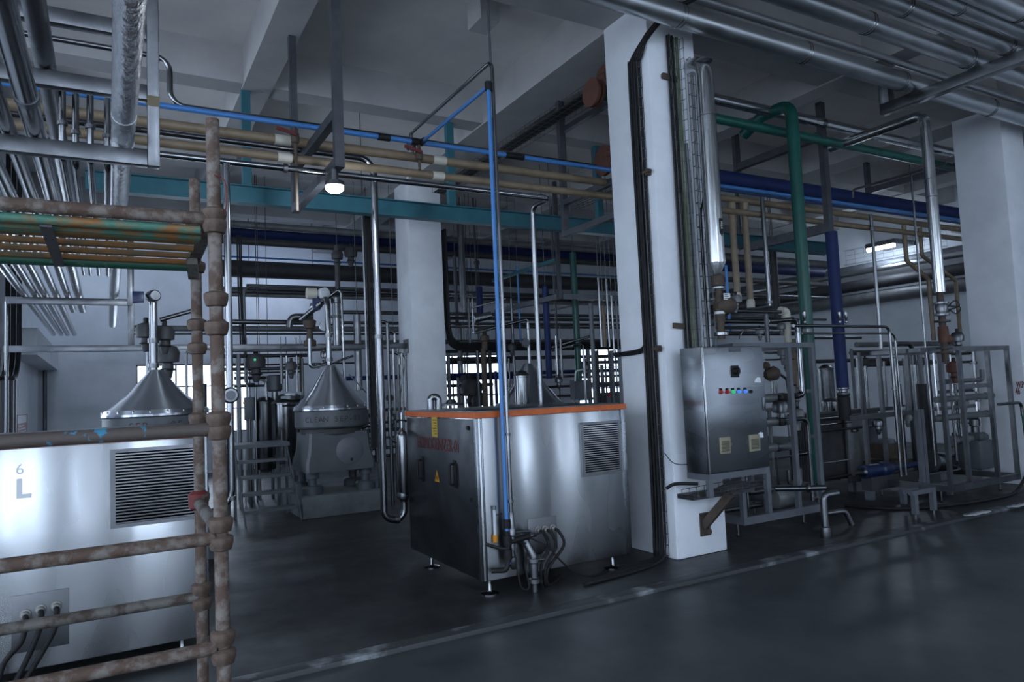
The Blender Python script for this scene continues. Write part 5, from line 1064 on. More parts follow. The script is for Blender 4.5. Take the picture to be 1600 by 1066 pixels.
# column-side tap and hose at far right, floor hose, scraps
a = W(1560, 632, Y=4.85); b_ = W(1596, 630, Y=4.85); b_.z = a.z
pipe('bent steel pipe passing the lettered column at right', [a, b_, (b_.x+.0, 4.85, W(1600, 650, Y=4.85).z)], .04, 'dsteel', bend=.08)
hose('dark green hose hanging at the right edge below the bent pipe', [(b_.x, 4.85, W(1600, 650, Y=4.85).z), (b_.x+.02, 4.85, 1.0), (b_.x+.06, 4.84, .5), (b_.x+.3, 4.8, .05)], .045, 'darkgreen')
hose('black hose snaking along the floor before the second skid', [W(1320, 790, Z=.02), W(1400, 795, Z=.02), W(1480, 790, Z=.02), W(1560, 778, Z=.02), W(1588, 768, Z=.02), W(1605, 740, Y=5.0)], .04, 'black')
def scrap(label, q0, q1, w):
    a, b = W(*q0, Z=.004), W(*q1, Z=.004); n_ = 9; d = (b-a)/n_; s = Vector((0, 1, 0))
    def g(bm):
        rows = [[bm.verts.new(a+d*i+s*(w*(j-.5)*(1 if 0 < i < n_ else .5))+Vector((0, 0, .004+abs(wob(.012))))) for j in (0, .5, 1)] for i in range(n_+1)]
        for r0, r1 in zip(rows, rows[1:]):
            for j in (0, 1): bm.faces.new((r0[j], r1[j], r1[j+1], r0[j+1]))
    o = mk('silvery_strip', g, M['scrap'], None, 20); md = o.modifiers.new('thickness', 'SOLIDIFY'); md.thickness = .004; md.offset = 1
    return tag(o, label, 'scrap')
scrap('crumpled silvery strip on the floor edge below the second frame', (1508, 808), (1546, 800), .09)
scrap('crumpled silvery strip on the floor edge at the right of the photo', (1576, 794), (1606, 788), .09)
# tanks seen between the drops
p = W(1292, 600, Y=8.6); tank('steel tank with dark lid seen between green and blue drops', p.x, 8.6, .6, W(1292, 578, Y=8.6).z, .13, 'section', .05)
p = W(1302, 630, Y=7.2); tank('low shiny tank top right of the green drop', p.x, 7.2, .6, W(1302, 630, Y=7.2).z, .16, 'steel', .04)

# ================================================================== dense pipework of the far bay
# headers running along the hall behind the separators: (label, depth, picture point, px span, width, material)
for lab, Y_, q, x0, x1, wp, m in (
    ('grey lagged header just under the teal beam in the far bay', 13.0, (460, 357), 330, 1010, 11, 'grey_lag'),
    ('thick navy header below the grey lagged one in the far bay', 13.7, (460, 368), 330, 1010, 19, 'navy'),
    ('dark lagged header below the thick navy one', 13.35, (460, 382), 330, 1010, 11, 'dark_lag'),
    ('thin blue air line across the pale far wall', 15.5, (460, 406), 330, 1010, 3, 'blue'),
    ('fattest dark lagged duct crossing the pale far wall', 15.0, (460, 424), 330, 1010, 26, 'dark_lag'),
    ('top of four steel headers below the dark duct', 13.0, (460, 448.5), 385, 1005, 5, 'dsteel'),
    ('second of four steel headers below the dark duct', 13.2, (460, 453.5), 330, 1005, 5, 'steel'),
    ('third of four steel headers below the dark duct', 13.35, (460, 458), 330, 1005, 4.5, 'dsteel'),
    ('lowest of four steel headers below the dark duct', 13.1, (460, 463), 330, 1005, 6, 'grey_lag'),
    ('dark pipe crossing level with the inclined pipe', 11.4, (420, 503.5), 345, 482, 8, 'dsteel'),
    ('fat grey lagged pipe below the dark level pipe', 12.8, (420, 514), 200, 640, 9, 'grey_lag'),
    ('pale slim pipe under the fat grey lagged pipe', 13.2, (420, 522), 200, 640, 3.5, 'section'),
    ('dark pipe behind the upper right of the tall feed pipe', 12.2, (600, 489), 520, 1000, 6, 'dsteel'),
    ('slim dark pipe one below behind the tall feed pipe', 12.4, (600, 505), 520, 1000, 5, 'dsteel'),
    ('stout pipe resting on the long box-section rail', 11.9, (600, 535), 520, 1000, 7, 'dsteel'),
    ('dull pipe just under the long box-section rail', 12.0, (420, 556), 330, 480, 6, 'dsteel'),
    ('dull pipe second under the long box-section rail', 12.6, (420, 576), 350, 470, 6, 'dsteel'),
    ('dark tray pipe third under the long box-section rail', 12.9, (420, 570), 340, 560, 3, 'dark_lag'),
    ('navy pipe behind the upright bundle left of the far column', 12.2, (600, 590), 540, 1000, 7, 'navy'),
    ('dull low pipe near the floor behind the separator', 11.6, (600, 700), 430, 660, 5, 'dsteel'),
    ('dark low pipe near the floor left of the far column', 11.9, (600, 672), 560, 660, 6, 'dark_lag'),
    ('slim low pipe near the floor left of the far column', 12.1, (600, 684), 560, 660, 4, 'dsteel'),
    ('pale cross pipe high behind the chrome drop', 12.5, (900, 500), 700, 1000, 5, 'dsteel'),
    ('dull cross pipe below the pale one behind the drop', 12.0, (900, 512), 700, 1000, 4, 'dsteel'),
    ('grey duct crossing left of the sight of the windows', 13.8, (740, 563), 700, 800, 8, 'grey_lag'),
    ('navy cross pipe before the middle window', 12.4, (740, 590), 696, 800, 9, 'navy'),
    ('dark cross pipe above the hidden separator hood', 12.0, (780, 560), 700, 990, 6, 'dark_lag'),
    ('slim steel cross pipe right of the hidden hood', 11.6, (890, 588), 840, 905, 4, 'steel'),
    ('first of three slim rails right of the hidden hood', 11.8, (880, 604), 850, 900, 4, 'dsteel'),
    ('second of three slim rails right of the hidden hood', 11.8, (880, 619), 850, 900, 4, 'dsteel'),
    ('third of three slim rails right of the hidden hood', 11.8, (880, 632), 850, 900, 3.5, 'dsteel'),
    ('slim rail across the right far window', 13.4, (945, 588), 905, 1000, 4, 'dark_lag')):
    A(lab, Y_, q, x0, x1, wp, m, seg=10, hang=[h for h, lo in ((660, 11.9), (982, 6)) if x0 < h < x1 and Y_ > lo])
# long box-section rail tied to the far column
p = W(600, 541, Y=11.45)
ra = thing('pipe_rail', 'long stainless box-section rail fixed to the far white column', 'rail', (2.4, 11.45, p.z-.05))
mk('rail', lambda bm: box(bm, (-1.2, 11.41, p.z-.045), (4.44, 11.49, p.z+.045), .004), M['section'], ra)
mk('end_plate', lambda bm: box(bm, (4.435, 11.34, p.z-.13), (4.452, 11.56, p.z+.11)), M['darksection'], ra)
mk('post', lambda bm: box(bm, (.25, 11.41, p.z+.045), (.33, 11.49, 4.0), .004), M['section'], ra)
mk('stay', lambda bm: tube(bm, [(4.445, 11.45, p.z-.12), (4.3, 11.45, p.z-.9)], .012, 6), M['darksection'], ra)
A('second thinner rail just below the long box-section rail', 11.5, (420, 548), 330, 560, 4, 'section')
# elbowed run rising beside the scaffold
y = 12.0; a, b_, c = W(560, 452, Y=y), W(381, 449, Y=y), W(381, 601, Y=y); b_.z = a.z; c.x = b_.x; d_ = W(398, 601, Y=y); d_.z = c.z
pipe('steel pipe turning down beside the scaffold from the upper headers', [a, b_, c, d_], .045, 'dsteel', bend=.14)
a, b_, c = W(403, 593, Y=11.8), W(415, 594, Y=11.8), W(417, 625, Y=11.8)
pipe('short steel bend right of the green-lit actuator', [a, b_, c], .04, 'steel', bend=.09)
# uprights: (label, depth, point, y0, y1, width, material)
UP_ = (
    ('grey box post left of the control box', 11.5, (374, 620), 553, 800, 6, 'greysection'),
    ('pale slim upright pipe before the left window', 12.6, (370, 580), 556, 640, 3, 'white'),
    ('slim upright pipe left of the mixer motor', 11.9, (400, 660), 605, 720, 3, 'steel'),
    ('slim upright pipe of the tank inlet behind the stair', 11.6, (448, 585), 556, 612, 4, 'steel'),
    ('first of the uprights right of the mixer motor', 11.8, (464, 585), 556, 612, 3.5, 'steel'),
    ('second of the uprights right of the mixer motor', 11.9, (470, 585), 553, 612, 4, 'brown'),
    ('bent upright left flank of the separator hood', 11.4, (440, 580), 556, 600, 5, 'dsteel'),
    ('dark upright pipe with valve above the tall feed pipe', 11.2, (527, 420), 384, 452, 8, 'dark_lag'),
    ('fat grey lagged upright right of the tall feed pipe', 11.6, (559, 540), 492, 610, 12, 'section'),
    ('first slim upright between the separator and far column', 9.9, (608, 600), 505, 706, 5, 'dsteel'),
    ('second slim upright between the separator and far column', 10.3, (588, 600), 530, 650, 3, 'steel'),
    ('third upright of the bundle left of the far column', 10.6, (615, 570), 545, 650, 4, 'steel'),
    ('fourth upright of the bundle left of the far column', 10.8, (622, 570), 545, 635, 4, 'dsteel'),
    ('fifth upright of the bundle left of the far column', 10.9, (628, 570), 552, 632, 3.5, 'steel'),
    ('sixth upright of the bundle left of the far column', 10.7, (634, 570), 556, 632, 3.5, 'dsteel'),
    ('slim upright low beside the surge vessel', 10.2, (614, 730), 690, 770, 3, 'steel'),
    ('fat steel duct upright right of the far column', 12.6, (724, 470), 330, 500, 11, 'section'),
    ('narrower steel duct below the fat one by the middle window', 12.6, (719, 560), 508, 650, 9, 'section'),
    ('green-grey post behind the fat steel duct', 12.9, (712, 450), 400, 530, 6, 'greysection'),
    ('first slim upright left of the blue air pipe', 11.6, (733, 500), 467, 545, 4, 'dsteel'),
    ('second slim upright left of the blue air pipe', 11.4, (739, 500), 467, 520, 4, 'steel'),
    ('thin upright crossing the middle window', 12.2, (731, 590), 540, 610, 2.5, 'dark_lag'),
    ('short navy upright above a pale sleeve by the blue air pipe', 11.8, (749, 455), 448, 498, 10, 'navy'),
    ('stout brown upright under the hand-wheel valve', 10.6, (757, 590), 545, 660, 9, 'brown'),
    ('black upright beside the stout brown one', 10.7, (767, 590), 548, 660, 5, 'black'),
    ('navy upright just left of the blue air pipe', 11.0, (776, 500), 485, 560, 6, 'navy'),
    ('slim navy upright behind the blue air pipe foot', 11.0, (776, 620), 580, 660, 5, 'navy'),
    ('slim steel upright right of the thin steel drop', 11.2, (801, 520), 467, 590, 4.5, 'dsteel'),
    ('thin blue upright air line behind the chrome drop', 11.6, (811, 480), 415, 545, 3, 'blue'),
    ('dark blue painted upright left of the green one', 10.8, (855, 520), 448, 592, 10, 'navy'),
    ('green painted upright seen left of the near column', 10.8, (900, 500), 395, 595, 10, 'green'),
    ('box post right of the green painted upright', 9.8, (925, 520), 475, 665, 7, 'greysection'),
    ('first polished upright near the left edge of the near column', 9.6, (937, 480), 434, 542, 4, 'steel'),
    ('second polished upright near the left edge of the near column', 9.6, (949, 480), 436, 542, 4, 'steel'),
    ('yellowed upright between the two polished ones', 10.0, (944, 510), 478, 542, 6, 'beige'),
    ('third polished upright right beside the near column', 9.9, (957, 500), 462, 560, 4, 'steel'),
    ('fourth slim upright right beside the near column', 10.2, (964, 500), 460, 560, 3, 'dsteel'),
    ('first slim upright above the hidden separator hood right side', 10.6, (870, 560), 525, 590, 5, 'steel'),
    ('second slim upright above the hidden separator hood right side', 10.5, (877, 560), 530, 590, 4, 'section'),
    ('upright with elbow left of the right far window', 10.4, (914, 590), 560, 640, 4, 'steel'),
    ('pale upright box post right of the hidden hood', 11.4, (896, 610), 593, 640, 4, 'white'),
    ('dark box post at the right far window', 11.2, (929, 600), 555, 640, 6, 'greysection'),
    ('slim upright before the right far window', 11.8, (948, 610), 560, 640, 3, 'dsteel'),
    ('teal box post just left of the near column', 8.6, (972, 590), 548, 700, 10, 'greysection'))
for lab, Y_, q, y0, y1, wp, m in UP_:
    V(lab, Y_, q, y0, y1, wp, m, seg=10, foot=0 if y1 >= 630 else None)
# hooked pipes left of the far column
for k, (x0, y0, x1, y1, d, w) in enumerate(((592, 503, 606, 530, .06, 'upper'), (604, 518, 617, 535, .055, 'lower'), (606, 551, 624, 570, .05, 'first low'), (612, 552, 634, 575, .045, 'second low'))):
    y = 10.5+.15*k; a = W(x0, y0, Y=y); b_ = W(x1, y1, Y=y)
    pipe('%s hooked pipe left of the far column' % w, [a, (b_.x, y, a.z), b_], d, 'steel', bend=.12)
a, b_, c = W(605, 690, Y=9.9), W(608, 700, Y=9.9), W(632, 698, Y=9.9)
pipe('polished bend running from the slim upright to the surge vessel', [W(608, 640, Y=9.9), (W(608, 640, Y=9.9).x, 9.9, W(610, 690, Y=9.9).z), W(628, 690, Y=9.9)], .05, bend=.12)
# black cable ladder left of the far column and cable run across
x = W(577, 450, Y=9.3).x
bundle('black cables dropping from the teal beam left of the far column', [[(x+.018*k, 9.3, W(572, 338, Y=9.3).z), (x+.018*k+wob(.01), 9.3, 2.9), (x+.018*k+wob(.01), 9.3, 1.6), (x+.018*k, 9.3, .9)] for k in range(-2, 3)], 'cable', r=.014)
hose('royal blue cable beside the black cables left of the far column', [(x+.07, 9.28, 3.9), (x+.08, 9.28, 2.6), (x+.09, 9.28, 1.2)], .022, 'navy', name='cable', cat='cable')
V('grey upright channel carrying the black cables left of the far column', 9.36, (570, 450), 336, 640, 4, 'section', name='channel', cat='channel')
x = 5.12; y = 11.3; zb = W(705, 548, Y=y).z
bundle('black cables down the far column then across the bay', [[(x+.02*(k % 2), y-.06*k*.4, 4.45), (x+.02*(k % 2), y-.03*k, 3.4), (x+.03, y-.03*k, zb+.3+.02*k), (x+.15, y-.03*k, zb+.05+.02*k), (x+.6, y-.03*k, zb+.02*k), (x+2.2, y-.03*k, zb+.02*k+wob(.01)), (x+4.4, y-.03*k, zb+.02*k)] for k in range(6)], 'cable', r=.016)
x = W(371, 420, Y=11.6).x
bundle('dark cable drop with rungs right of the scaffold pipe', [[(x+.03*k, 11.6, 4.2), (x+.03*k+wob(.02), 11.6, 3.2), (x+.03*k+.03, 11.6, 2.4)] for k in range(3)], 'cable', r=.012)
# valves and fittings
actuator('black valve body on the dark upright above the feed pipe', W(527, 402, Y=11.2), .8)
actuator('black hanging valve right of the dark upright valve', W(548, 398, Y=12.5), 1.0)
actuator('black valve hanging under the dark duct right of the far column', W(745, 412, Y=13), .5)
hv = thing('hand_valve', 'brown hand-wheel valve left of the blue air pipe in the far bay', 'valve', W(757, 545, Y=10.6))
p = W(757, 525, Y=10.6)
mk('valve_body', lambda bm: lathe(bm, [(.05, -.24), (.05, -.1), (.08, -.08), (.08, .0), (.04, .02), (.03, .09)], p, seg=14), M['brown'], hv)
mk('hand_wheel', lambda bm: lathe(bm, [(.03, .07), (.11, .09), (.12, .11), (.09, .13), (.03, .14)], p, seg=18), M['brown'], hv)
a, b_, c = W(742, 520, Y=10.4), W(822, 499, Y=10.4), W(829, 592, Y=10.4)
pipe('dark inclined pipe turning down into a polished leg by the gauge', [a, b_, (b_.x+.03, 10.4, b_.z-.05), (b_.x+.03, 10.4, c.z)], .06, 'steel', bend=.1, clamps=[(2, .95)])
gg = W(821, 536, Y=10.3); gt = thing('pressure_gauge', 'round dark-faced pressure gauge left of the chrome drop', 'gauge', gg)
mk('dial', lambda bm: lathe(bm, [(.075, -.02), (.08, 0), (.075, .02), (0, .02)], gg, (0, -1, 0), 18), M['dsteel'], gt)
mk('dial_face', lambda bm: disc(bm, gg+Vector((0, -.022, 0)), (0, 1, 0), .06, .004, 18), M['greysection'], gt)
mk('gauge_stem', lambda bm: tube(bm, [gg+Vector((.06, 0, 0)), gg+Vector((.15, .02, 0))], .014, 8), M['steel'], gt)
a, b_ = W(740, 499, Y=11.7), W(766, 493, Y=11.7)
tag(mk('pale_sleeve', lambda bm: tube(bm, [a, b_], .075, 14), M['foil']), 'bright foil-wrapped sleeve left of the blue air pipe', 'pipe')
for k, (a, b_, d, m) in enumerate((((862, 543), (925, 525), .05, 'steel'), ((862, 548), (908, 537), .045, 'steel'), ((735, 482), (790, 467), .03, 'steel'), ((860, 485), (935, 470), .035, 'section'))):
    pipe(('upper inclined pipe between dark blue and green uprights', 'lower inclined pipe between dark blue and green uprights', 'thin inclined pipe left of the blue air pipe', 'pale inclined bar under the hung frame by the column')[k], [W(*a, Y=11.0), W(*b_, Y=10.6)], d, m)
a, b_ = W(908, 537, Y=10.6), W(914, 600, Y=10.6)
pipe('steel pipe bending down right of the green upright', [W(895, 539, Y=10.6), (b_.x, 10.6, W(908, 537, Y=10.6).z), b_], .045, bend=.09)
pipe('small white tube elbow right of the green upright foot', [W(899, 596, Y=10.2), W(899, 580, Y=10.2), W(913, 577, Y=10.2)], .03, 'white', bend=.06)
p = W(816, 610, Y=8.3); tank('polished domed tank behind the near homogenizer by the chrome drop', p.x, 8.3, .6, W(816, 590, Y=8.3).z, .105, 'steel', .05)
tag(mk('switch_box', lambda bm: box(bm, W(899, 625, Y=10.9), W(914, 594, Y=11.05)), M['greysection']), 'grey switch box right of the hidden separator hood', 'box')
# frames hung near the column, with cable baskets
def hung(label, px, y, py0, py1, bars, far):
    p = W(px, py1, Y=y); t = thing('hanging_frame', label, 'frame', p, None)
    mk('post', lambda bm: box(bm, (p.x-.035, y-.035, p.z), (p.x+.035, y+.035, ZC-.01)), M['darksection'], t)
    for b in bars: z = W(px, b, Y=y).z; mk('crossbar', lambda bm: box(bm, (p.x-.035, y-far, z-.035), (p.x+.035, y-.035, z+.035)), M['darksection'], t)
    return p
p = hung('dark hung frame with two arms just left of the near column', 884, 7.3, 160, 370, (318, 366), 1.4)
hung('dark hung post with one arm high left of the near column', 880, 8.0, 160, 250, (206,), 2.0)
z = W(884, 318, Y=7.3).z
wire_tray('wire basket tray on the upper arm of the hung frame by the column', (p.x+.12, 5.75, z-.06), (p.x+.12, 7.3, z-.06), (1, 0, 0), (0, 0, 1), .2, .06)
a = W(840, 200, Z=5.0)
wire_tray('wire basket tray under the ceiling left of the near column', (a.x, 5.9, 4.95), (a.x, 10.8, 4.95), (1, 0, 0), (0, 0, 1), .3, .08, .12)
bundle('dark cables lying in the ceiling basket tray left of the column', [[(a.x-.1+.04*k, 5.9, 4.975), (a.x-.1+.04*k, 7.5, 4.97), (a.x-.1+.04*k, 9.2, 4.975), (a.x-.1+.04*k, 10.8, 4.97)] for k in range(5)], 'cable', r=.016)
zt = W(872, 395, Y=10.2).z; x = W(873, 430, Y=10.2).x
h_ = thing('hanging_frame', 'grey hung frame with level arms behind the chrome drop', 'frame', (x, 10.2, W(878, 467, Y=10.2).z))
mk('post', lambda bm: box(bm, (x-.03, 10.17, W(878, 467, Y=10.2).z), (x+.03, 10.23, 5.2)), M['darksection'], h_)
mk('arm', lambda bm: box(bm, (x-.04, 10.24, W(878, 467, Y=10.2).z), (x+.04, 12.6, W(878, 462, Y=10.2).z+.03)), M['greysection'], h_)
mk('arm', lambda bm: box(bm, (x+.05, 10.17, W(878, 467, Y=10.2).z), (x+3.0, 10.23, W(878, 462, Y=10.2).z+.03)), M['greysection'], h_)
mk('upper_arm', lambda bm: box(bm, (x-.04, 10.24, W(872, 408, Y=10.2).z), (x+.04, 12.6, W(872, 403, Y=10.2).z)), M['teal'], h_)
# added strip lamp, unseen behind the dark duct, brightens the far wall
lp = W(440, 427, Y=16.4)
la = thing('added_strip_lamp', 'added strip lamp hidden behind the fattest dark duct', 'lamp', lp)
mk('lamp_housing', lambda bm: box(bm, lp+Vector((-.9, -.09, .03)), lp+Vector((.9, .09, .10))), M['dsteel'], la)
mk('lamp_tube', lambda bm: tube(bm, [lp+Vector((-.85, 0, 0)), lp+Vector((.85, 0, 0))], .025, 8), M['lamp'], la)
for k in (-.7, .7): mk('hanger_rod', lambda bm: tube(bm, [lp+Vector((k, 0, .1)), (lp.x+k, lp.y, 5.71)], .008, 6), M['darksection'], la)
for k in (-.6, .0, .6): spot(lp+Vector((k, 0, -.06)), 15, .05, (.55, .70, 1))
lp = Vector((-.35, 15.75, 5.56))  # second strip lamp, added out of view to brighten the far left wall
la = thing('added_strip_lamp', 'added strip lamp on the ceiling above the far left wall', 'lamp', lp)
mk('lamp_housing', lambda bm: box(bm, lp+Vector((-.7, -.09, .03)), lp+Vector((.7, .09, .14))), M['dsteel'], la)
mk('lamp_tube', lambda bm: tube(bm, [lp+Vector((-.65, 0, 0)), lp+Vector((.65, 0, 0))], .025, 8), M['lamp'], la)
for k in (-.4, .4): spot(lp+Vector((k, 0, -.06)), 26, .05, (.60, .75, 1))
# ------------------------------------------------------------------ along the right wall
def RW(px, py, off=.35): return W(px, py, X=XR-off)
for lab, q, d, m, off in (('fat grey duct along the right wall', (1420, 457), .30, 'grey_lag', .4), ('fat dark duct above the grey one on the right wall', (1400, 437), .26, 'dark_lag', .45), ('bright clad pipe above the ducts on the right wall', (1400, 415), .14, 'lag', .5), ('dark channel above the bright clad pipe on the right wall', (1440, 402), .20, 'greysection', .4)):
    p = RW(*q, off); pipe(lab, [(p.x, 5.0, p.z), (p.x, 17.3, p.z)], d, m, 'wall_duct', 'duct')
p0, p1 = RW(1322, 404, .5), RW(1480, 380, .5)
wire_tray('wire basket tray on the right wall lit by the bright lamp', (p0.x, p0.y, p0.z), (p0.x, p1.y, p0.z), (0, 0, 1), (-1, 0, 0), .34, .1, .22)
lp = RW(1377, 387, .75)
la = thing('wall_lamp', 'bright twin-tube lamp above the right wall tray', 'lamp', lp)
mk('lamp_housing', lambda bm: box(bm, lp+Vector((-.05, -.35, .03)), lp+Vector((.75, .35, .14))), M['dsteel'], la)
for k in (-.17, .17): mk('lamp_tube', lambda bm: tube(bm, [lp+Vector((-.02, k-.15, 0)), lp+Vector((-.02, k+.15, 0))], .05, 10), M['lamp'], la)
spot(lp-Vector((.15, 0, .2)), 40, .1, (.65, .80, 1))
p = RW(1500, 355, .4); wl = thing('bulkhead_light', 'unlit pale bulkhead fitting high on the right wall', 'lamp', p)
mk('fitting', lambda bm: box(bm, p+Vector((0, -.2, -.08)), p+Vector((.35, .2, .08)), .02), M['cream'], wl)
mk('bracket', lambda bm: box(bm, p+Vector((.34, -.05, -.05)), p+Vector((.40, .05, .3))), M['dsteel'], wl)
for lab, Y_, q, x0, x1, wp, m in (
    ('fat grey header behind the skids right of the blue drop', 8.2, (1400, 538), 1338, 1490, 8, 'grey_lag'),
    ('dark header below the grey one behind the skids', 8.4, (1400, 550), 1330, 1500, 8, 'dark_lag'),
    ('dull header left of the blue drop behind the skids', 8.8, (1300, 528), 1255, 1345, 5, 'dsteel'),
    ('dark header low behind the blue drop', 8.6, (1340, 563), 1255, 1400, 6, 'dark_lag'),
    ('black valve manifold pipe behind the crossing pair', 8.0, (1400, 568), 1335, 1460, 8, 'dark_lag'),
    ('navy flanged duct end behind the green drop', 10.2, (1250, 424), 1120, 1284, 15, 'navy'),
    ('teal edge beam behind the cream drops', 9.2, (1230, 392), 1120, 1288, 6, 'teal'),
    ('dark duct crossing above the navy duct end', 11.5, (1200, 408), 1120, 1290, 14, 'dark_lag'),
    ('dark duct low behind the cream drops', 11.0, (1200, 440), 1120, 1290, 8, 'dark_lag'),
    ('dull duct behind the white sockets', 10.6, (1200, 462), 1120, 1290, 6, 'dsteel'),
    ('pale low pipe behind the end plate exchanger', 8.0, (1300, 660), 1262, 1330, 3, 'dsteel')):
    A(lab, Y_, q, x0, x1, wp, m)
for lab, Y_, q, y0, y1, wp, m in (
    ('first polished upright behind the crossing pair', 7.4, (1343, 610), 560, 640, 4, 'steel'),
    ('second polished upright behind the crossing pair', 7.5, (1355, 610), 572, 640, 4, 'steel'),
    ('third polished upright behind the crossing pair', 7.6, (1384, 610), 565, 640, 4, 'steel'),
    ('stout pale upright right of the crossing pair', 7.2, (1416, 600), 560, 645, 7, 'section'),
    ('slim upright right of the stout pale one', 7.0, (1425, 590), 552, 645, 4, 'steel'),
    ('polished upright hooked over beside the twin post', 6.6, (1432, 600), 548, 645, 5, 'steel'),
    ('dark upright between the blue drop and exchanger', 7.3, (1334, 600), 545, 640, 5, 'greysection'),
    ('dark cable ladder behind the polished drop', 9.5, (1210, 430), 380, 500, 11, 'dark_lag'),
    ('grey post at the right of the polished drop', 9.0, (1155, 360), 300, 390, 6, 'darksection')):
    V(lab, Y_, q, y0, y1, wp, m)
a = W(1400, 537, Y=6.6); b_ = W(1424, 536, Y=6.6)
pipe('dark pipe hooking down right of the crossing pair', [a, (b_.x, 6.6, a.z), (b_.x, 6.6, W(1430, 570, Y=6.6).z)], .07, 'dsteel', bend=.1)
for k, (px, py) in enumerate(((1352, 566), (1396, 568), (1440, 565))):
    actuator('%s black valve head along the manifold behind the crossing pair' % ('left', 'middle', 'right')[k], W(px, py, Y=7.9), .6)

# ================================================================== smaller pipework filling the far bay and the skids
def run(items, fn):
    for it in items: fn(*it)
def a_(lab, Y_, q, x0, x1, wp, m, rod=None): A(lab, Y_, q, x0, x1, wp, m, seg=8, hang=[rod] if rod else ())
def v_(lab, Y_, q, y0, y1, wp, m, foot=None): V(lab, Y_, q, y0, y1, wp, m, seg=8, foot=foot)
run((
    ('dark pipe across the middle window near its top', 12.9, (735, 566), 696, 800, 6, 'dark_lag'),
    ('dull pipe across the middle of the middle window', 12.2, (735, 602), 696, 770, 5, 'dsteel'),
    ('slim dark pipe low across the middle window', 12.0, (735, 616), 696, 760, 3, 'dark_lag'),
    ('dark pipe just over the top of the middle window', 12.6, (735, 549), 696, 800, 5, 'dark_lag'),
    ('dark rail across the upper right far window', 11.3, (945, 566), 905, 985, 5, 'greysection'),
    ('stout dark rail halfway down the right far window', 11.2, (945, 601), 905, 985, 8, 'greysection'),
    ('slim dark rail low over the right far window', 11.2, (945, 622), 905, 985, 4, 'dark_lag'),
    ('dull pipe left of the tanks behind the stair', 12.6, (400, 603), 366, 440, 4, 'dsteel'),
    ('slim pipe over the mixer motor', 12.8, (420, 582), 366, 470, 3, 'steel'),
    ('grey pipe behind the green-lit actuator', 12.9, (410, 590), 366, 445, 6, 'dsteel'),
    ('dull pipe low between the tanks and the separator', 12.0, (470, 700), 430, 600, 5, 'dsteel'),
    ('dark pipe second from the floor by the far column foot', 11.3, (605, 712), 560, 650, 5, 'dark_lag'),
    ('slim dull pipe third from the floor by the far column foot', 11.4, (605, 660), 570, 645, 4, 'dsteel'),
    ('dull pipe left of the upper hooked pipe at the far column', 11.6, (610, 640), 590, 645, 5, 'dsteel')), a_)
run((
    ('grey post at the left side of the middle window', 11.6, (702, 600), 552, 660, 6, 'greysection', 0),
    ('grey post in the middle of the middle window', 11.8, (716, 610), 590, 660, 5, 'greysection', 0),
    ('dull pipe left of the stout brown upright', 11.2, (748, 610), 548, 660, 5, 'dsteel', 0),
    ('dark pipe right of the blue air pipe foot', 11.2, (787, 600), 548, 660, 6, 'dark_lag', 0),
    ('slim bright pipe left of the domed tank', 11.0, (797, 610), 560, 660, 3, 'steel', 0),
    ('grey post left of the right far window', 11.0, (921, 600), 545, 660, 7, 'greysection', 0),
    ('dark post at the left quarter of the right far window', 11.1, (935, 600), 548, 660, 5, 'dark_lag', 0),
    ('dull post at the middle of the right far window', 11.3, (942, 605), 570, 660, 6, 'dsteel', 0),
    ('dark post at the right quarter of the right far window', 11.0, (957, 600), 548, 660, 8, 'greysection', 0),
    ('slim bright pipe at the right edge of the right far window', 11.4, (964, 600), 548, 660, 3, 'steel', 0),
    ('slim pipe between the hooked pipes and the far column', 10.0, (600, 640), 530, 700, 4, 'dsteel'),
    ('slim bright pipe right of the separator casting', 9.8, (596, 690), 640, 760, 4, 'steel', 0),
    ('dull pipe left of the pale window pipe', 12.4, (386, 580), 556, 640, 4, 'dsteel'),
    ('slim pipe between control box and stair', 11.4, (391, 690), 655, 760, 4, 'dsteel', 0),
    ('pale slim pipe seen under the stair landing', 11.6, (383, 730), 700, 770, 4, 'white', 0),
    ('dull pipe at the right flank of the polished tank', 11.9, (473, 600), 560, 640, 4, 'dsteel')), v_)
p = W(737, 612, Y=11.9); actuator('bulky dark pump head silhouetted before the middle window', p, 1.7)
p = W(748, 630, Y=11.7); actuator('dark valve head just right of the bulky pump head', p, 1.1)
p = W(727, 595, Y=12.1); actuator('small dark valve head left of the bulky pump head', p, .8)
p = W(914, 575, Y=10.9); actuator('dark valve head left of the right far window', p, .9, 'dsteel')
a, b_ = W(950, 655, Y=11.0), W(973, 612, Y=11.25)
cb_ = thing('control_box', 'dark control box with a red lamp below the right far window', 'box', ((a.x+b_.x)/2, 11.1, 0))
mk('enclosure', lambda bm: box(bm, (a.x, 11.0, .4), (b_.x, 11.25, b_.z), .01), M['cast'], cb_)
mk('red_lamp', lambda bm: disc(bm, (a.x+.06, 10.99, b_.z-.06), (0, 1, 0), .03, .03, 10), M['redlamp'], cb_)
mk('stand', lambda bm: box(bm, (a.x+.05, 11.05, 0), (b_.x-.05, 11.2, .4)), M['greysection'], cb_)
for k, (px, py, s, w) in enumerate(((612, 655, .6, 'upper small steel valve between separator and far column'), (609, 624, .5, 'small steel valve over the polished bend by the far column'), (588, 640, .5, 'small steel valve beside the separator drum'), (455, 575, .7, 'small dark valve over the polished upright tank'), (508, 556, .6, 'small dark valve at the hood top of the CLEAN SEP-03 separator'), (826, 585, .6, 'small steel valve on the hood top of the hidden separator'), (873, 596, .6, 'small steel valve right of the hidden hood'), (800, 545, .6, 'dark valve on the black cable run by the thin drop'))):
    actuator(w, W(px, py, Y=10.2+.05*k), s, 'dsteel' if k % 2 == 0 else 'dark_lag')
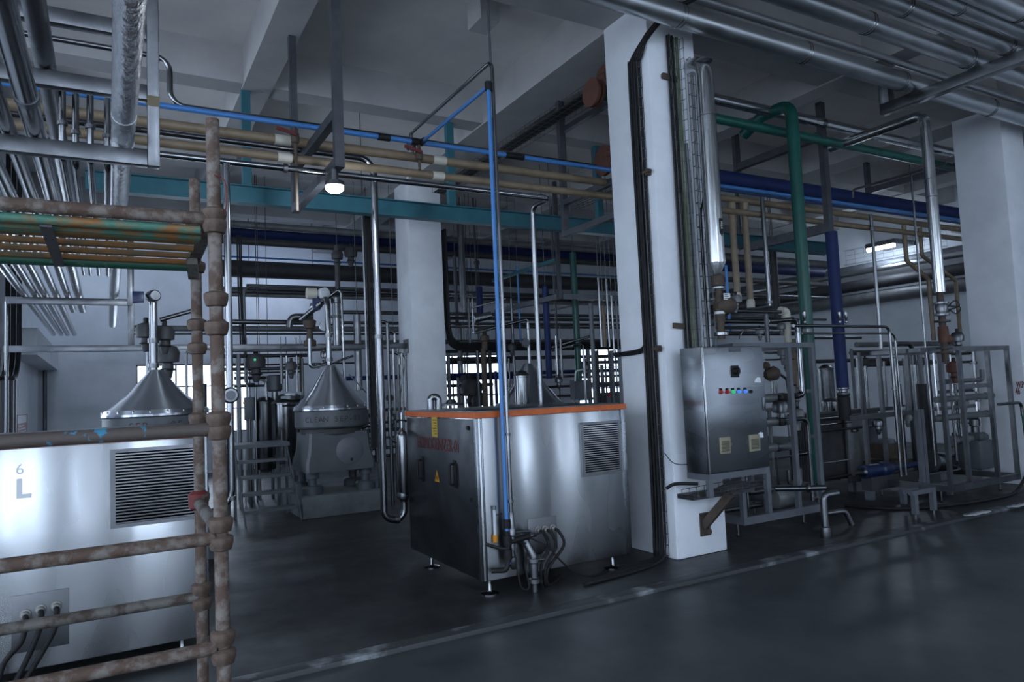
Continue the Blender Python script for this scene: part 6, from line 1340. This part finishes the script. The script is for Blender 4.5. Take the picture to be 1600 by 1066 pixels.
# first skid
run((
    ('slim bright pipe behind the dirty brown bonnet', 5.7, (1208, 620), 595, 640, 3.5, 'chrome'),
    ('slim bright pipe second behind the dirty brown bonnet', 5.75, (1214, 625), 600, 660, 3, 'steel'),
    ('slim pipe linking the middle and lowest fat tubes', 5.6, (1234, 675), 660, 695, 5, 'chrome'),
    ('dull pipe left in the first skid beside the cabinet', 5.8, (1205, 690), 640, 745, 6, 'tube_grey'),
    ('upright pipe beside the pump motor top', 5.7, (1216, 745), 715, 770, 4, 'dsteel'),
    ('dull upright pipe behind the first skid tall post', 5.9, (1235, 600), 545, 720, 5, 'tube_grey'),
    ('cream upright pipe inside the first skid', 5.95, (1241, 560), 530, 615, 8, 'beige')), v_)
run((
    ('slim tube under the first skid top rail', 5.6, (1215, 551), 1195, 1250, 4, 'tube_grey'),
    ('slim tube second under the first skid top rail', 5.7, (1215, 562), 1195, 1240, 3, 'steel'),
    ('dull tube between the top and middle fat tubes', 5.8, (1210, 640), 1185, 1245, 5, 'tube_grey'),
    ('slim tube below the lowest fat tube', 5.8, (1210, 716), 1185, 1262, 4, 'dsteel'),
    ('tube running from pump motor to the drain riser', 5.45, (1255, 766), 1234, 1285, 6, 'tube_grey'),
    ('slim bright tube low in front of the exchanger plates', 6.0, (1300, 722), 1262, 1330, 2, 'chrome'),
    ('slim bright tube across the exchanger plates', 6.0, (1300, 663), 1262, 1330, 2, 'steel')), a_)
for k, (px, py, s, lab) in enumerate(((1222, 553, .45, 'first small steel valve under the first skid top'), (1228, 568, .45, 'second small steel valve under the first skid top'), (1243, 617, .6, 'steel union at the end of the top fat tube'), (1247, 650, .6, 'steel union at the end of the middle fat tube'), (1150, 470, .5, 'small valve left of the cream drop sockets'), (1187, 520, .4, 'small steel valve on the lowest dull tube'), (1221, 512, .4, 'small steel valve beside the grey upright strut'), (1278, 770, .55, 'galvanised valve on the tube to the drain riser'))):
    actuator(lab, W(px, py, Y=5.5), s, 'tube_grey')
# between the skids and in the second skid
run((
    ('dark upright pipe right of the gear pump', 6.5, (1412, 680), 600, 740, 5, 'dsteel'),
    ('slim bright pipe right of the crossing pair', 6.2, (1407, 660), 560, 735, 3, 'chrome'),
    ('slim pipe second right of the crossing pair', 6.3, (1402, 640), 560, 700, 4, 'steel'),
    ('stout dull upright behind the twin post', 6.9, (1440, 600), 552, 660, 8, 'tube_grey'),
    ('bright upright left of the second skid', 5.6, (1462, 600), 552, 650, 4, 'chrome'),
    ('slim bright upright in the left bay of the second skid', 5.7, (1491, 640), 552, 700, 3, 'chrome'),
    ('bright upright in the middle bay of the second skid', 5.6, (1528, 655), 628, 700, 5, 'chrome'),
    ('stout dull upright at the right bay of the second skid', 6.2, (1548, 600), 552, 700, 7, 'tube_grey'),
    ('slim upright far right in the second skid', 5.9, (1574, 610), 552, 740, 3, 'steel')), v_)
run((
    ('dull pipe behind the top of the second skid', 5.7, (1500, 552), 1468, 1575, 6, 'dark_lag'),
    ('slim pipe below the top of the second skid', 5.8, (1500, 566), 1470, 1545, 4, 'tube_grey'),
    ('dull pipe high in the second skid', 6.0, (1510, 610), 1465, 1550, 5, 'tube_grey'),
    ('dull pipe low in the second skid', 5.8, (1490, 712), 1450, 1540, 5, 'dsteel'),
    ('slim bright pipe along the base of the second skid', 5.4, (1480, 737), 1440, 1500, 3, 'steel'),
    ('dull pipe low between the twin post and blue pump', 6.4, (1430, 748), 1390, 1490, 6, 'dsteel')), a_)
for k, (px, py, s, lab) in enumerate(((1506, 632, .55, 'steel union on the second cross tube of the second skid'), (1508, 660, .55, 'steel union on the third cross tube of the second skid'), (1490, 690, .6, 'steel union on the fourth cross tube of the second skid'), (1545, 583, .5, 'small valve high at right in the second skid'), (1530, 560, .45, 'small bright valve under the second skid top'), (1409, 640, .5, 'small dark valve by the slim bright pipe'), (1418, 655, .5, 'dark coupling below the slim upright'), (1372, 663, .6, 'dark hand knob before the grey canister'))):
    actuator(lab, W(px, py, Y=5.6), s, 'tube_grey' if k % 2 == 0 else 'dsteel')
